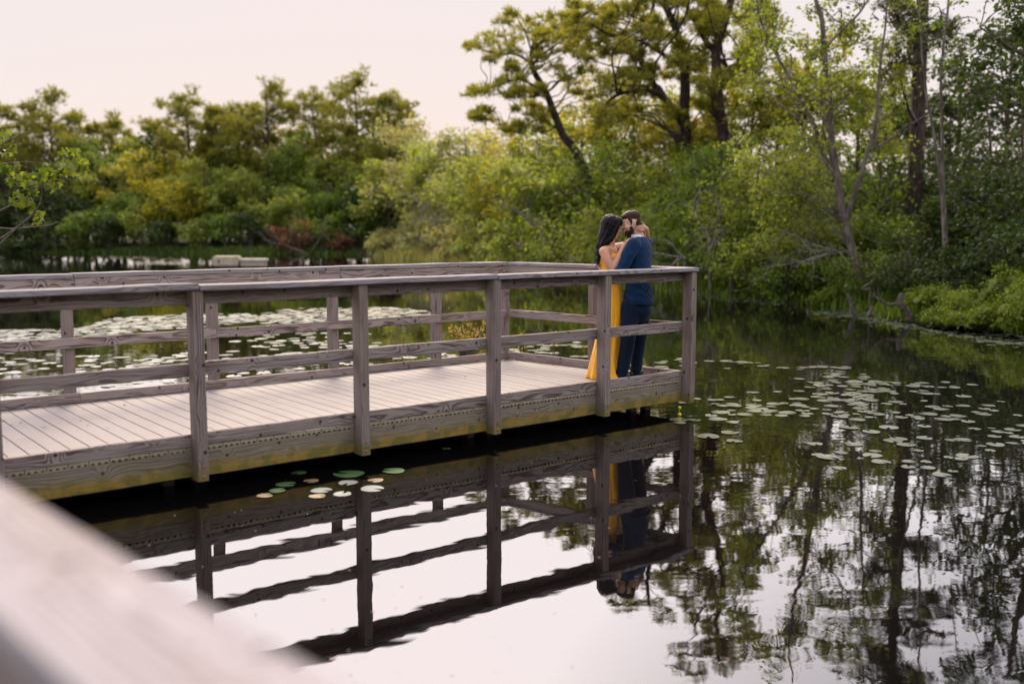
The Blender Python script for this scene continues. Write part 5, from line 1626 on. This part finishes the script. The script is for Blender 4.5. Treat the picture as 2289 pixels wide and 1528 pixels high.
# neckline dips at the back and between the straps
V = np.vstack(fine) - np.array(woman.location)
k_ = len(fine)
F = [(i * n + j, i * n + (j + 1) % n, (i + 1) * n + (j + 1) % n, (i + 1) * n + j) for i in range(k_ - 1) for j in range(n)]
thb = np.cos(th)
for i in range(6):
    V[i * n:(i + 1) * n, 2] -= (np.clip(-thb, 0, 1) * .09 + np.clip(thb, 0, 1) ** 6 * .012) * (1 - i / 6)
obj('dress', mesh_np('dress', V, F, [DRESS], True), woman)
w_ = Wood()
for s, e in ((-1, w_sn), (1, w_sf)):
    top = q3(1356, 553, -.10) if s < 0 else q3(1372, 549, .10)
    fr_ = q3(1366, 567, 0) + fw * .105 + sw * s * .065
    bk = q3(1358, 580, 0) - fw * .085 + sw * s * .06
    C = curve([fr_, fr_ * .45 + top * .55 + fw * .03, top + Z3 * .012, top * .5 + bk * .5 - fw * .03, bk], 6) - np.array(woman.location)
    w_.tube(C, np.full(len(C), .0045), 6)
obj('dress_straps', w_.mesh('dress_straps', DRESS), woman)
# hair
hair = [p_ell(cW + uW * .030 - fW * .022, (.106, .091, .103), AW), p_ell(cW + uW * .06 + fW * .02, (.085, .078, .062), AW)]
hair += chain([(q3(1360, 512, 0), .092), (q3(1353, 532, -.01), .082), (q3(1347, 550, -.015), .066), (q3(1341.5, 566, -.01), .044), (q3(1338, 580, .0), .018)])
hair += chain([(cW + uW * .06 + fW * .062 + nW * .052, .024), (cW + uW * .0 + fW * .058 + nW * .072, .022), (cW - uW * .05 + fW * .042 + nW * .074, .024), (q3(1368, 532, -.085), .028), (q3(1356, 541, -.085), .034), (q3(1347, 553, -.06), .03)])
hair += chain([(q3(1356, 520, -.075), .04), (q3(1349, 545, -.07), .036), (q3(1341, 566, -.05), .026), (q3(1337, 577, -.03), .012)])
def wr_l(P):
    return (np.sin(P[:, 0] * 150 + P[:, 1] * 90 + 8 * np.sin(P[:, 2] * 11)) + .7 * np.sin(P[:, 1] * 210 - P[:, 0] * 60 + 5 * np.sin(P[:, 2] * 17))) * .0028
ho = blob('hair', hair, .006, 4, HAIR_W, woman, wr_l)
w_ = Wood(); rg = np.random.default_rng(4)
for i in range(110):
    a = rg.uniform(-1.0, 1.0)
    p0 = cW + uW * (.125 - .03 * abs(a)) - fW * rg.uniform(.0, .06) + nW * a * .05
    p1 = q3(1355 + rg.uniform(-6, 10), 515, 0) + nW * (.075 + .02 * rg.uniform()) * (1 if a > -.5 else -1)
    p2 = q3(1346 + rg.normal(0, 4), 548, 0) + nW * .06 * rg.uniform(-.6, 1.2)
    p3 = q3(1337.5 + rg.normal(0, 3.5), 578 + rg.normal(0, 7), 0) + nW * .03 * rg.normal(0, 1)
    p4 = p3 + np.array([rg.normal(-.012, .015), rg.normal(0, .01), -.03])
    C = curve([p0, p1, p2, p3, p4], 6) - np.array(woman.location)
    w_.tube(C, np.linspace(.0035, .0014, len(C)), 4)
obj('hair_strands', w_.mesh('hair_strands', HAIR_W), woman)
for s in (-1, 1):
    blob('eyelid', [p_capsule(cW + fW * .088 + uW * .0 + rW * s * .020, .004, cW + fW * .078 + uW * .002 + rW * s * .046, .0035)], .003, 1, LASH, woman)
    blob('eyebrow', [p_capsule(cW + fW * .086 + uW * .028 + rW * s * .016, .0035, cW + fW * .074 + uW * .032 + rW * s * .05, .003)], .003, 1, LASH, woman)
blob('lips', [p_ell(cW + fW * .090 - uW * .059, (.009, .021, .005), AW), p_ell(cW + fW * .088 - uW * .068, (.009, .018, .006), AW)], .003, 1, LIP, woman)
